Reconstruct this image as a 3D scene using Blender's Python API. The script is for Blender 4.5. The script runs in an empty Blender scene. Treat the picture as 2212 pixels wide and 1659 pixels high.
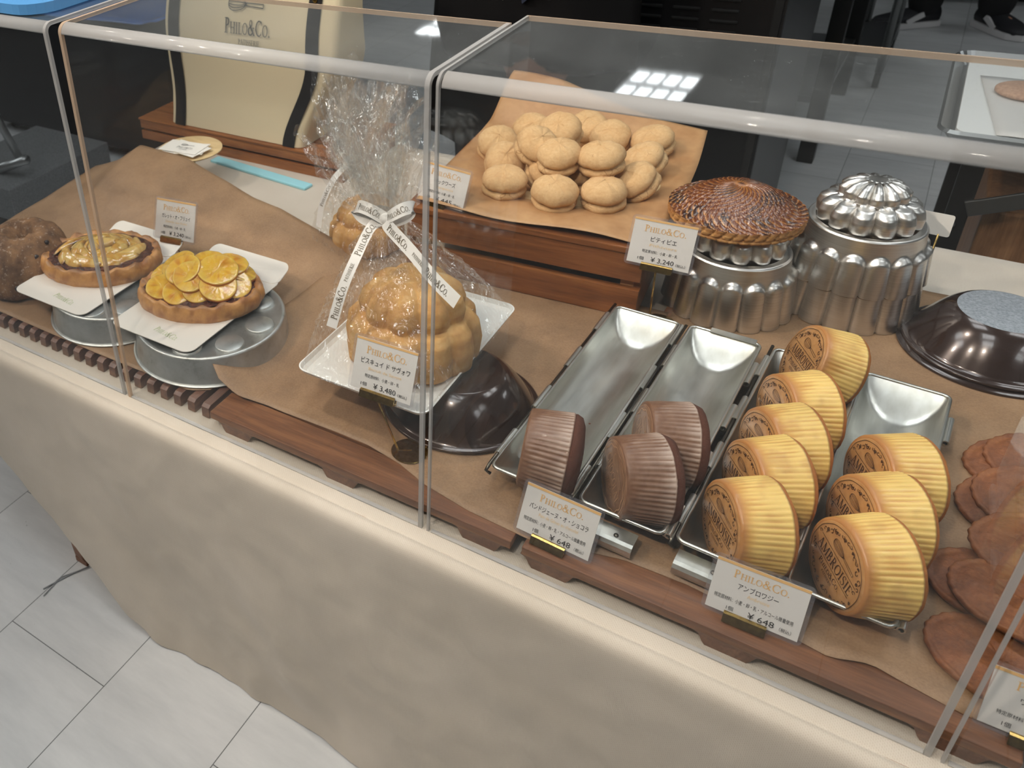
import bpy, bmesh, math, random
from mathutils import Vector, Matrix, noise
C = bpy.context.scene.collection
SC = bpy.context.scene
R = math.radians
T = 0.4807            # height of the display table top above the floor

# ------------------------------------------------------------------ camera
cam_d = bpy.data.cameras.new('camera'); cam = bpy.data.objects.new('camera', cam_d); C.objects.link(cam)
cam_d.sensor_width = 36.0; cam_d.lens = 1910.55 / 2212 * 36.0
cam_d.shift_x = 547.2 / 2212; cam_d.shift_y = -252.0 / 2212
cam_d.clip_start = 0.02; cam_d.clip_end = 60
_r, _u, _w = (0.7998, 0.5949, -0.0797), (-0.2441, 0.4437, 0.8623), (-0.5483, 0.6702, -0.5001)
cam.matrix_world = Matrix(((_r[0], _u[0], -_w[0], 0.785), (_r[1], _u[1], -_w[1], -0.6451),
                           (_r[2], _u[2], -_w[2], 0.7653 + T), (0, 0, 0, 1)))
cam_d.dof.use_dof = True; cam_d.dof.focus_distance = 1.0; cam_d.dof.aperture_fstop = 11
SC.camera = cam

# ------------------------------------------------------------------ view, world, lights
SC.view_settings.view_transform = 'Standard'; SC.view_settings.look = 'None'
SC.view_settings.gamma = 1.0; SC.view_settings.exposure = 0.0
SC.cycles.max_bounces = 24; SC.cycles.transparent_max_bounces = 48; SC.cycles.glossy_bounces = 5
SC.cycles.diffuse_bounces = 4; SC.cycles.transmission_bounces = 8; SC.cycles.use_denoising = True
SC.cycles.sample_clamp_indirect = 4.0
SC.cycles.caustics_reflective = False; SC.cycles.caustics_refractive = False
wd = bpy.data.worlds.new('room_air'); SC.world = wd; wd.use_nodes = True
wd.node_tree.nodes['Background'].inputs[0].default_value = (0.75, 0.82, 0.85, 1)
wd.node_tree.nodes['Background'].inputs[1].default_value = 0.25
CEIL = 2.0            # ceiling height above the table top
PANEL_POWER = 8.0
SPOT_POWER = 44.0
PANELS = [(-0.34, 4.23), (-1.87, 4.9), (1.9, 4.3), (0.25, 0.95), (1.6, 1.1), (0.5, -0.6), (-1.3, -0.5), (2.6, -0.8), (-3.4, 0.4), (3.9, 3.0)]  # first two are mirrored in the cover tops, the rest are added fill
SPOTS = [((-1.45, -0.85), (-0.1, 0.25, 0.05)), ((-0.35, -1.15), (0.42, 0.35, 0.05)), ((0.42, -1.2), (0.85, 0.3, 0.05)),
         ((-0.55, -0.15), (0.5, 0.65, 0.1))]

# ------------------------------------------------------------------ helpers
def S2L(c):
    return tuple((x / 12.92 if x <= 0.04045 else ((x + 0.055) / 1.055) ** 2.4) for x in (v / 255.0 for v in c))
def col(c): return S2L(c) + (1.0,)

def tag(o, label, cat, group=None, kind=None):
    o['label'] = label; o['category'] = cat
    if group: o['group'] = group
    if kind: o['kind'] = kind
    return o
def thing(name, label, cat, loc=(0, 0, 0), rotz=0.0, group=None):
    o = bpy.data.objects.new(name, None); C.objects.link(o)
    o.empty_display_size = 0.02
    o.location = (loc[0], loc[1], loc[2] + T); o.rotation_euler = (0, 0, rotz)
    return tag(o, label, cat, group)
def obj(name, bm, mat, parent=None, smooth=True, loc=None, label=None, angle=None):
    me = bpy.data.meshes.new(name); bm.normal_update(); bm.to_mesh(me); bm.free()
    for p in me.polygons: p.use_smooth = smooth
    for m in (mat if isinstance(mat, (list, tuple)) else [mat]): me.materials.append(m)
    if smooth and angle is not None: me.set_sharp_from_angle(angle=R(angle))
    o = bpy.data.objects.new(name, me); C.objects.link(o)
    if parent is not None: o.parent = parent
    else: o.location = (0, 0, T)
    if loc is not None: o.location = loc if parent is not None else (loc[0], loc[1], loc[2] + T)
    if label: o['label'] = label
    return o
def struct(name, bm, mat, smooth=False):
    o = obj(name, bm, mat, None, smooth); o['kind'] = 'structure'; return o
def dup(root, loc=None, rotz=None, label=None, group=None, mw=None):
    r = root.copy(); C.objects.link(r)
    if mw is not None: r.matrix_world = mw
    if loc is not None: r.location = (loc[0], loc[1], loc[2] + T)
    if rotz is not None: r.rotation_euler = (0, 0, rotz)
    if label: r['label'] = label
    if group: r['group'] = group
    for ch in list(root.children):
        c = ch.copy(); C.objects.link(c); c.parent = r
        for g in ch.children:
            d = g.copy(); C.objects.link(d); d.parent = c
    return r

def NB(): return bmesh.new()
def box(bm, c, s, rot=None, bev=0.0, mi=0):
    r = bmesh.ops.create_cube(bm, size=1.0)
    vs = r['verts']
    M = Matrix.Translation(Vector(c)) @ (rot if rot is not None else Matrix.Identity(4)) @ Matrix.Diagonal((s[0], s[1], s[2], 1))
    bmesh.ops.transform(bm, matrix=M, verts=vs)
    fs = set(f for v in vs for f in v.link_faces)
    for f in fs: f.material_index = mi
    if bev > 0:
        es = list(set(e for v in vs for e in v.link_edges))
        bmesh.ops.bevel(bm, geom=es, offset=bev, segments=2, affect='EDGES', profile=0.6)
    return vs
def bar(bm, p, q, w, h, bev=0.0, up=(0, 0, 1)):
    p, q = Vector(p), Vector(q); d = q - p; L = d.length; x = d / L
    z = Vector(up); y = z.cross(x)
    if y.length < 1e-6: y = Vector((0, 1, 0)).cross(x)
    y.normalize(); z = x.cross(y)
    Rm = Matrix((x, y, z)).transposed().to_4x4()
    return box(bm, (p + q) / 2, (L, w, h), Rm, bev)
def tube(bm, pts, r, n=10, cap=True, rads=None):
    pts = [Vector(p) for p in pts]; rings = []
    prev = None
    for i, p in enumerate(pts):
        d = (pts[min(i + 1, len(pts) - 1)] - pts[max(i - 1, 0)]).normalized()
        if prev is None:
            a = d.cross(Vector((0, 0, 1)))
            if a.length < 1e-4: a = d.cross(Vector((1, 0, 0)))
        else: a = prev - d * prev.dot(d)
        a.normalize(); b = d.cross(a); prev = a
        rr = rads[i] if rads else r
        rings.append([bm.verts.new(p + rr * (math.cos(2 * math.pi * k / n) * a + math.sin(2 * math.pi * k / n) * b)) for k in range(n)])
    for A, B in zip(rings, rings[1:]):
        for k in range(n): bm.faces.new((A[k], A[(k + 1) % n], B[(k + 1) % n], B[k]))
    if cap:
        bm.faces.new(list(reversed(rings[0]))); bm.faces.new(rings[-1])
def lathe(bm, prof, n=64, f=None, close0=False, close1=False, sx=1.0, sy=1.0, mi=0):
    """prof: list of (r, z); f(i, th) -> (dr, dz)"""
    rings = []
    for i, (r, z) in enumerate(prof):
        ring = []
        for k in range(n):
            th = 2 * math.pi * k / n; dr, dz = f(i, th) if f else (0, 0)
            ring.append(bm.verts.new(((r + dr) * math.cos(th) * sx, (r + dr) * math.sin(th) * sy, z + dz)))
        rings.append(ring)
    for A, B in zip(rings, rings[1:]):
        for k in range(n):
            fc = bm.faces.new((A[k], A[(k + 1) % n], B[(k + 1) % n], B[k])); fc.material_index = mi
    if close0: bm.faces.new(list(reversed(rings[0]))).material_index = mi
    if close1: bm.faces.new(rings[-1]).material_index = mi
    return rings
def grid(bm, f, nu, nv, closeu=False):
    """f(u, v) -> point, u, v in 0..1"""
    vs = [[bm.verts.new(f(i / (nu if closeu else nu - 1), j / (nv - 1))) for i in range(nu)] for j in range(nv)]
    for j in range(nv - 1):
        for i in range(nu if closeu else nu - 1):
            bm.faces.new((vs[j][i], vs[j][(i + 1) % nu], vs[j + 1][(i + 1) % nu], vs[j + 1][i]))
    return vs
def solid(bm, t):
    """give an open sheet a thickness, downwards along its normals"""
    bm.normal_update()
    bmesh.ops.solidify(bm, geom=bm.faces[:], thickness=t)
def prism(bm, poly, z0, z1, mp=None):
    mp = mp or (lambda x, y, z: (x, y, z))
    a = [bm.verts.new(mp(x, y, z0)) for x, y in poly]; b = [bm.verts.new(mp(x, y, z1)) for x, y in poly]
    n = len(poly)
    for i in range(n): bm.faces.new((a[i], a[(i + 1) % n], b[(i + 1) % n], b[i]))
    bm.faces.new(list(reversed(a))); bm.faces.new(b)
def rrect(x0, y0, x1, y1, r, n=6):
    P = []
    for cx, cy, a in ((x1 - r, y0 + r, -90), (x1 - r, y1 - r, 0), (x0 + r, y1 - r, 90), (x0 + r, y0 + r, 180)):
        for k in range(n + 1):
            t = R(a + 90 * k / n); P.append((cx + r * math.cos(t), cy + r * math.sin(t)))
    return P
def nz(x, y=0.0, z=0.0): return noise.noise(Vector((x, y, z)))
def fbm(x, y=0.0, z=0.0, o=4): return noise.fractal(Vector((x, y, z)), 1.0, 2.0, o)
def ss(a, b, x):
    t = max(0.0, min(1.0, (x - a) / (b - a))); return t * t * (3 - 2 * t)
def lerp(a, b, t): return a + (b - a) * t
def interp(tab, x):
    if x <= tab[0][0]: return tab[0][1]
    for (x0, y0), (x1, y1) in zip(tab, tab[1:]):
        if x <= x1: return y0 + (y1 - y0) * (x - x0) / (x1 - x0)
    return tab[-1][1]
def paint(o, fn):
    """intrinsic colour per vertex: fn(co) -> linear rgb"""
    me = o.data; a = me.color_attributes.new('Col', 'FLOAT_COLOR', 'POINT')
    for i, v in enumerate(me.vertices): a.data[i].color = tuple(fn(v.co)) + (1.0,)
    return o
def mixc(a, b, t): return tuple(x + (y - x) * t for x, y in zip(a, b))

# ------------------------------------------------------------------ materials
def M(name, base=(200, 200, 200), rough=0.5, metal=0.0, **kw):
    m = bpy.data.materials.new(name); m.use_nodes = True
    b = m.node_tree.nodes['Principled BSDF']
    b.inputs['Base Color'].default_value = col(base); b.inputs['Roughness'].default_value = rough; b.inputs['Metallic'].default_value = metal
    for k, v in kw.items(): b.inputs[k.replace('_', ' ')].default_value = v
    return m
def nd(m, t, **kw):
    n = m.node_tree.nodes.new('ShaderNode' + t)
    for k, v in kw.items(): setattr(n, k, v)
    return n
def ln(m, a, b): m.node_tree.links.new(a, b)
def coords(m, scale=(1, 1, 1), kind='Object', rot=(0, 0, 0)):
    tc = nd(m, 'TexCoord'); mp = nd(m, 'Mapping'); mp.inputs['Scale'].default_value = scale; mp.inputs['Rotation'].default_value = rot
    ln(m, tc.outputs[kind], mp.inputs['Vector']); return mp.outputs['Vector']
def ramp(m, fac, stops):
    r = nd(m, 'ValToRGB'); e = r.color_ramp.elements
    e[0].position, e[0].color = stops[0][0], col(stops[0][1])
    e[1].position, e[1].color = stops[-1][0], col(stops[-1][1])
    for p, c in stops[1:-1]:
        x = e.new(p); x.color = col(c)
    ln(m, fac, r.inputs['Fac']); return r.outputs['Color']
def noise_n(m, vec, scale=5, detail=4, rough=0.6, dist=0.0):
    n = nd(m, 'TexNoise'); n.inputs['Scale'].default_value = scale; n.inputs['Detail'].default_value = detail
    n.inputs['Roughness'].default_value = rough; n.inputs['Distortion'].default_value = dist
    if vec is not None: ln(m, vec, n.inputs['Vector'])
    return n.outputs['Fac']
def bump(m, h, strength=0.3, dist=0.001, b=None):
    n = nd(m, 'Bump'); n.inputs['Strength'].default_value = strength; n.inputs['Distance'].default_value = dist
    ln(m, h, n.inputs['Height']); ln(m, n.outputs['Normal'], (b or m.node_tree.nodes['Principled BSDF']).inputs['Normal'])
    return n
def base_in(m, sock): ln(m, sock, m.node_tree.nodes['Principled BSDF'].inputs['Base Color'])
def mixrgb(m, fac, a, b, mode='MIX'):
    n = nd(m, 'MixRGB'); n.blend_type = mode
    if isinstance(fac, float): n.inputs[0].default_value = fac
    else: ln(m, fac, n.inputs[0])
    for i, s in ((1, a), (2, b)):
        if isinstance(s, tuple): n.inputs[i].default_value = s
        else: ln(m, s, n.inputs[i])
    return n.outputs[0]
def math_n(m, op, a, b=None):
    n = nd(m, 'Math'); n.operation = op
    for i, s in enumerate((a, b)):
        if s is None: continue
        if isinstance(s, (int, float)): n.inputs[i].default_value = s
        else: ln(m, s, n.inputs[i])
    return n.outputs[0]
def vcol(m):
    a = nd(m, 'VertexColor'); a.layer_name = 'Col'; return a.outputs['Color']

def wood(name, dark, mid, light, axis='x', rough=0.42, sc=1.0):
    m = M(name, mid, rough)
    s = {'x': (3, 40, 40), 'y': (40, 3, 40), 'z': (40, 40, 3)}[axis]
    v = coords(m, tuple(k * sc for k in s))
    n1 = noise_n(m, v, 1.6, 6, 0.62, 0.6); v2 = coords(m, tuple(k * 6 * sc for k in s)); n2 = noise_n(m, v2, 1.5, 3)
    c = ramp(m, n1, [(0.25, dark), (0.5, mid), (0.75, light)])
    base_in(m, mixrgb(m, 0.22, c, ramp(m, n2, [(0.35, dark), (0.65, light)])))
    bump(m, n2, 0.15, 0.0006); return m
WALNUT = wood('walnut', (78, 46, 27), (118, 74, 44), (154, 104, 66))
WALNUT_Y = wood('walnut_across', (66, 42, 32), (104, 70, 54), (138, 98, 78), 'y')
WALNUT_CRATE = wood('walnut_crate', (92, 52, 26), (136, 82, 42), (168, 108, 60), rough=0.4)
WOOD_END = wood('pale_inner_wood', (170, 120, 78), (196, 146, 98), (212, 166, 118))
WOOD_DISC = wood('pale_bamboo', (190, 160, 112), (214, 186, 138), (228, 204, 160), rough=0.4)

KRAFT = M('kraft_paper', (150, 117, 84), 0.55)
_v = coords(KRAFT, (1, 1, 1)); _n = noise_n(KRAFT, _v, 14, 5, 0.65); _f = noise_n(KRAFT, _v, 420, 3, 0.7)
base_in(KRAFT, mixrgb(KRAFT, 0.3, ramp(KRAFT, _n, [(0.3, (128, 98, 70)), (0.5, (152, 119, 87)), (0.72, (170, 136, 102))]), ramp(KRAFT, _f, [(0.3, (112, 84, 60)), (0.7, (178, 146, 112))])))
bump(KRAFT, _f, 0.12, 0.0004)
KRAFT_L = M('kraft_paper_golden', (178, 134, 88), 0.5)
_v = coords(KRAFT_L, (1, 1, 1)); _n = noise_n(KRAFT_L, _v, 20, 5, 0.65)
base_in(KRAFT_L, ramp(KRAFT_L, _n, [(0.3, (160, 116, 74)), (0.7, (192, 150, 104))]))

LINEN = M('linen_cloth', (202, 192, 178), 0.85, Sheen_Weight=0.2)
_v = coords(LINEN, (1, 1, 1)); _n = noise_n(LINEN, _v, 4, 5, 0.6); _w1 = nd(LINEN, 'TexWave'); _w1.inputs['Scale'].default_value = 190; _w1.bands_direction = 'X'
_w2 = nd(LINEN, 'TexWave'); _w2.inputs['Scale'].default_value = 190; _w2.bands_direction = 'DIAGONAL'
for _w_ in (_w1, _w2): ln(LINEN, _v, _w_.inputs['Vector']); _w_.inputs['Distortion'].default_value = 2.0; _w_.inputs['Detail Scale'].default_value = 3.0
_wv = math_n(LINEN, 'MULTIPLY', _w1.outputs['Fac'], _w2.outputs['Fac'])
_c = ramp(LINEN, _n, [(0.3, (188, 178, 163)), (0.7, (206, 196, 182))])
base_in(LINEN, mixrgb(LINEN, _wv, _c, mixrgb(LINEN, 0.3, _c, col((160, 140, 115)))))
bump(LINEN, _wv, 0.2, 0.0006)

TIN = M('tinplate', (196, 196, 190), 0.2, 1.0)
_v = coords(TIN, (18, 2.5, 18)); _n = noise_n(TIN, _v, 2.0, 4, 0.6); _n2 = noise_n(TIN, coords(TIN), 60, 5, 0.7)
base_in(TIN, ramp(TIN, _n, [(0.3, (186, 184, 174)), (0.7, (222, 222, 216))]))
ln(TIN, math_n(TIN, 'ADD', math_n(TIN, 'MULTIPLY', _n2, 0.2), 0.26), TIN.node_tree.nodes['Principled BSDF'].inputs['Roughness'])
bump(TIN, _n, 0.05, 0.001)
TIN_OLD = M('worn_tinplate', (180, 182, 178), 0.4, 0.85)
_v = coords(TIN_OLD); _n = noise_n(TIN_OLD, _v, 30, 6, 0.7)
base_in(TIN_OLD, ramp(TIN_OLD, _n, [(0.25, (150, 150, 144)), (0.45, (192, 194, 190)), (0.7, (208, 210, 208))]))
ln(TIN_OLD, math_n(TIN_OLD, 'ADD', math_n(TIN_OLD, 'MULTIPLY', _n, 0.25), 0.3), TIN_OLD.node_tree.nodes['Principled BSDF'].inputs['Roughness'])
ROD = M('dark_steel_rod', (104, 98, 88), 0.3, 1.0)
ALU = M('brushed_aluminium', (206, 202, 196), 0.36, 1.0, Anisotropic=0.3)
_v = coords(ALU, (6, 6, 500)); _n = noise_n(ALU, _v, 2.0, 3, 0.6)
base_in(ALU, ramp(ALU, _n, [(0.3, (212, 208, 202)), (0.7, (234, 232, 228))])); bump(ALU, _n, 0.12, 0.0005)
NONSTICK = M('dark_nonstick', (52, 36, 30), 0.2, 0.3, Coat_Weight=0.6, Coat_Roughness=0.08)
PAN_TOP = M('frosted_pan_centre', (176, 182, 188), 0.45, 0.5)
_n = noise_n(PAN_TOP, coords(PAN_TOP), 300, 3, 0.7); base_in(PAN_TOP, ramp(PAN_TOP, _n, [(0.3, (146, 154, 162)), (0.7, (196, 202, 208))]))
BRASS = M('brass', (190, 156, 88), 0.22, 1.0)
_n = noise_n(BRASS, coords(BRASS), 160, 5, 0.7); base_in(BRASS, ramp(BRASS, _n, [(0.3, (150, 118, 60)), (0.7, (206, 174, 108))]))
CARD = M('white_card_stock', (236, 232, 224), 0.5)
BOARD = M('glossy_white_board', (236, 230, 220), 0.22, Coat_Weight=0.3)
BOARD_COOL = M('glossy_white_tray', (238, 238, 234), 0.25, Coat_Weight=0.3)
GOLD_INK = M('gold_ink', (226, 180, 118), 0.5); GOLD_INK2 = M('pale_gold_ink', (238, 206, 160), 0.5)
BLACK_INK = M('black_ink', (36, 34, 34), 0.6); GREEN_INK = M('pale_green_ink', (176, 190, 138), 0.5)
STAMP = M('dark_brown_stamp', (74, 46, 22), 0.55); STAMP_L = M('pale_brown_stamp', (186, 144, 108), 0.5)
def glassy(name, rough, ior, tint, haze=0.0, hazecol=(235, 240, 240), boost=1.0, bumpn=None, scratch=False, closed=True):
    m = bpy.data.materials.new(name); m.use_nodes = True; t = m.node_tree
    for n in list(t.nodes):
        if n.type != 'OUTPUT_MATERIAL': t.nodes.remove(n)
    out = t.nodes[0]
    tr = nd(m, 'BsdfTransparent'); tr.inputs[0].default_value = tint + (1,)
    gl = nd(m, 'BsdfGlossy'); gl.inputs['Roughness'].default_value = rough; gl.inputs[0].default_value = (1, 1, 1, 1)
    fr = nd(m, 'Fresnel'); fr.inputs[0].default_value = ior
    df = nd(m, 'BsdfDiffuse'); df.inputs[0].default_value = col(hazecol)
    ge = nd(m, 'NewGeometry')      # thin sheet: the mirror reflection is taken once, at the outer side
    front = math_n(m, 'SUBTRACT', 1.0, ge.outputs['Backfacing'])
    fac = math_n(m, 'MINIMUM', math_n(m, 'MULTIPLY', math_n(m, 'MULTIPLY', fr.outputs[0], boost), front if closed else 1.0), 1.0)
    if not closed:                 # open film: same reflectance seen from either side
        lw = nd(m, 'LayerWeight'); lw.inputs['Blend'].default_value = 0.2
        fac = math_n(m, 'MINIMUM', math_n(m, 'ADD', math_n(m, 'MULTIPLY', math_n(m, 'POWER', lw.outputs['Facing'], 4.0), 0.6), 0.075 * boost), 1.0)
    m1 = nd(m, 'MixShader'); ln(m, fac, m1.inputs[0]); ln(m, tr.outputs[0], m1.inputs[1]); ln(m, gl.outputs[0], m1.inputs[2])
    m2 = nd(m, 'MixShader'); ln(m, m1.outputs[0], m2.inputs[1]); ln(m, df.outputs[0], m2.inputs[2])
    m2.inputs[0].default_value = haze
    if scratch:
        v = coords(m, (1, 1, 1)); hz = noise_n(m, v, 9, 4, 0.7)
        s1 = noise_n(m, coords(m, (60, 1400, 60), rot=(0, 0, 0.12)), 1.0, 2, 0.5); s2 = noise_n(m, coords(m, (1100, 90, 60), rot=(0, 0, 0.5)), 1.0, 2, 0.5)
        a = math_n(m, 'MULTIPLY', math_n(m, 'GREATER_THAN', s1, 0.735), 0.16); b = math_n(m, 'MULTIPLY', math_n(m, 'GREATER_THAN', s2, 0.75), 0.12)
        d = math_n(m, 'MULTIPLY', math_n(m, 'GREATER_THAN', noise_n(m, v, 700, 1), 0.78), 0.3)
        f = math_n(m, 'ADD', math_n(m, 'ADD', a, b), math_n(m, 'ADD', d, math_n(m, 'MULTIPLY', hz, haze * 2)))
        ln(m, f, m2.inputs[0])
    if bumpn:
        bn = nd(m, 'Bump'); bn.inputs['Strength'].default_value = bumpn[0]; bn.inputs['Distance'].default_value = bumpn[2]
        vv = coords(m, (1, 1, 0.45)); wob = nd(m, 'TexNoise'); wob.inputs['Scale'].default_value = 30; ln(m, vv, wob.inputs['Vector'])
        sc = nd(m, 'VectorMath'); sc.operation = 'SCALE'; sc.inputs['Scale'].default_value = 0.03; ln(m, wob.outputs['Color'], sc.inputs[0])
        ad = nd(m, 'VectorMath'); ad.operation = 'ADD'; ln(m, vv, ad.inputs[0]); ln(m, sc.outputs[0], ad.inputs[1])
        hs = []
        for sc_, w_ in ((bumpn[1], 1.0), (bumpn[1] * 2.6, 0.45)):
            vo = nd(m, 'TexVoronoi'); vo.feature = 'F1'; vo.inputs['Scale'].default_value = sc_; ln(m, ad.outputs[0], vo.inputs['Vector']); hs.append(math_n(m, 'MULTIPLY', vo.outputs['Distance'], w_))
        ln(m, math_n(m, 'ADD', hs[0], hs[1]), bn.inputs['Height'])
        ln(m, bn.outputs[0], gl.inputs['Normal'])
    ln(m, m2.outputs[0], out.inputs[0]); return m
ACRYLIC = glassy('clear_acrylic', 0.015, 1.42, (0.985, 0.99, 0.99), 0.006)
ACRYLIC_SIDE = glassy('clear_acrylic_side', 0.015, 1.42, (0.995, 0.997, 0.997), 0.0, boost=0.3)
ACRYLIC_TOP = glassy('scratched_acrylic_top', 0.03, 1.45, (0.97, 0.98, 0.98), 0.03, scratch=True)
ACRYLIC_EDGE = glassy('polished_acrylic_edge', 0.08, 1.6, (0.8, 0.81, 0.81), 0.4, (214, 212, 210), 1.3)  # pale haze puts the ceiling's grey reflection into the edge colour
ACRYLIC_WARM = glassy('warm_lit_acrylic_edge', 0.08, 1.6, (0.8, 0.74, 0.68), 0.42, (232, 206, 180), 1.3)  # copy of the edge with warm light put into its colour
CELLO_MILK = glassy('gathered_cellophane', 0.03, 1.5, (0.998, 0.996, 0.99), 0.04, (246, 243, 236), 1.5, (0.9, 46, 0.012), closed=False)
LAMINATE = glassy('card_laminate', 0.06, 1.45, (0.96, 0.96, 0.97), 0.07, (205, 205, 212))
CELLO = glassy('cellophane', 0.022, 1.5, (0.998, 0.996, 0.99), 0.014, (246, 242, 234), 1.5, (0.9, 46, 0.012), closed=False)
RIBBON = M('white_satin_ribbon', (232, 228, 222), 0.35, Sheen_Weight=0.3)
FOIL_BROWN = M('ribbon_print', (98, 84, 60), 0.4)
CANVAS = M('cream_canvas', (208, 194, 162), 0.8)
_v = coords(CANVAS); _wv = nd(CANVAS, 'TexWave'); _wv.inputs['Scale'].default_value = 160; ln(CANVAS, _v, _wv.inputs['Vector']); bump(CANVAS, _wv.outputs['Fac'], 0.1, 0.0005)
STRAP = M('black_webbing', (38, 36, 38), 0.7)
BLACK_CLOTH = M('black_cloth', (22, 21, 23), 0.9); NAVY = M('navy_apron', (30, 38, 58), 0.85); SKIN = M('skin', (190, 138, 112), 0.5, Subsurface_Weight=0.1)
HAIR = M('dark_hair', (28, 24, 22), 0.5); SHOE_W = M('shoe_white', (206, 204, 204), 0.5); SHOE_B = M('shoe_black', (30, 30, 34), 0.6)
BLUE = M('blue_plastic', (44, 100, 176), 0.25); BLUE_L = M('light_blue_plastic', (96, 160, 218), 0.18, Alpha=1.0)
CYAN = M('painted_cyan_glow', (160, 220, 232), 0.2)  # bluish glow put into a plain colour
STEEL = M('stainless_steel', (150, 152, 152), 0.32, 1.0); STEEL_D = M('dark_stainless', (66, 66, 68), 0.36, 0.9)
SLOT = M('slot_black', (10, 10, 10), 0.8); BLACK_METAL = M('black_painted_metal', (28, 28, 28), 0.45, 0.3)
PARCH = M('baking_parchment', (206, 204, 200), 0.5); SILICONE = M('white_tray_liner', (226, 228, 226), 0.5)
BROWN_BOX = wood('brown_cabinet', (86, 58, 38), (128, 92, 62), (158, 120, 86), 'z')
def tiles():
    m = M('floor_tile', (190, 192, 192), 0.38)
    v = coords(m, (1, 1, 1)); sp = nd(m, 'SeparateXYZ'); ln(m, v, sp.inputs[0])
    W, L = 0.2225, 0.445
    ux = math_n(m, 'DIVIDE', math_n(m, 'ADD', sp.outputs[0], 0.0125 + 20 * W), W); row = math_n(m, 'FLOOR', ux); fx = math_n(m, 'FRACT', ux)
    off = math_n(m, 'MULTIPLY', math_n(m, 'MODULO', math_n(m, 'ADD', row, 1.0), 2.0), 0.5)
    uy = math_n(m, 'ADD', math_n(m, 'DIVIDE', math_n(m, 'ADD', sp.outputs[1], 0.1495 + 20 * L), L), off); fy = math_n(m, 'FRACT', uy)
    def near(f, w): return math_n(m, 'MAXIMUM', math_n(m, 'LESS_THAN', f, w), math_n(m, 'GREATER_THAN', f, 1 - w))
    g = math_n(m, 'MAXIMUM', near(fx, 0.0035), near(fy, 0.0018))
    cell = nd(m, 'CombineXYZ'); ln(m, row, cell.inputs[0]); ln(m, math_n(m, 'FLOOR', uy), cell.inputs[1])
    wn = nd(m, 'TexWhiteNoise'); ln(m, cell.outputs[0], wn.inputs[0])
    n1 = noise_n(m, coords(m, (2, 9, 2), rot=(0, 0, 0.9)), 2.5, 6, 0.65); n2 = noise_n(m, v, 90, 3)
    c = ramp(m, n1, [(0.3, (180, 182, 183)), (0.7, (203, 204, 204))])
    c = mixrgb(m, 0.14, c, ramp(m, wn.outputs[0], [(0.0, (165, 167, 168)), (1.0, (212, 213, 213))]))
    c = mixrgb(m, math_n(m, 'MULTIPLY', math_n(m, 'GREATER_THAN', noise_n(m, v, 55, 2), 0.76), 0.5), c, col((120, 120, 118)))
    base_in(m, mixrgb(m, g, c, col((96, 97, 98)))); return m
TILE = tiles()
WALL = M('pale_wall', (190, 190, 188), 0.8); WALL_D = M('dark_shopfront_wall', (120, 116, 112), 0.7); CEILM = M('white_ceiling', (215, 215, 213), 0.9)
def emit(name, c, s):
    m = M(name, (255, 255, 255), 0.5); b = m.node_tree.nodes['Principled BSDF']
    b.inputs['Emission Color'].default_value = c + (1,); b.inputs['Emission Strength'].default_value = s; return m
LED = emit('led_panel', (0.93, 0.98, 1.0), PANEL_POWER); DIFFUSER = emit('light_diffuser', (0.93, 0.98, 1.0), PANEL_POWER * 0.18)
SPOT_FACE = emit('spot_lens', (1.0, 0.85, 0.68), 12.0)

# ------------------------------------------------------------------ lettering
def _arc(cx, cy, rx, ry, a0, a1, n=14):
    return [(cx + rx * math.cos(R(a0 + (a1 - a0) * k / n)), cy + ry * math.sin(R(a0 + (a1 - a0) * k / n))) for k in range(n + 1)]
def _quads(pts, w):
    n = len(pts); W = w if isinstance(w, list) else [w] * n; out = []; L = []; Rr = []
    for i, (x, y) in enumerate(pts):
        x0, y0 = pts[max(i - 1, 0)]; x1, y1 = pts[min(i + 1, n - 1)]
        dx, dy = x1 - x0, y1 - y0; l = math.hypot(dx, dy) or 1; nx, ny = -dy / l, dx / l
        L.append((x + nx * W[i] / 2, y + ny * W[i] / 2)); Rr.append((x - nx * W[i] / 2, y - ny * W[i] / 2))
    for i in range(n - 1): out.append([L[i], Rr[i], Rr[i + 1], L[i + 1]])
    return out
_t, _s = 0.15, 0.062
def _round(cx, cy, rx, ry, a0, a1, n=22, thin=_s, thick=_t):
    p = _arc(cx, cy, rx, ry, a0, a1, n)
    return p, [thin + (thick - thin) * abs(math.cos(R(a0 + (a1 - a0) * k / n))) ** 1.3 for k in range(n + 1)]
def _l(*p): return list(p)
def _stem(x, a=0.19, top=True, bot=True):
    o = [(_l((x, 0), (x, 1)), _t)]
    if bot: o.append((_l((x - a, 0.025), (x + a, 0.025)), 0.05))
    if top: o.append((_l((x - a, 0.975), (x + a, 0.975)), 0.05))
    return o
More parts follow.
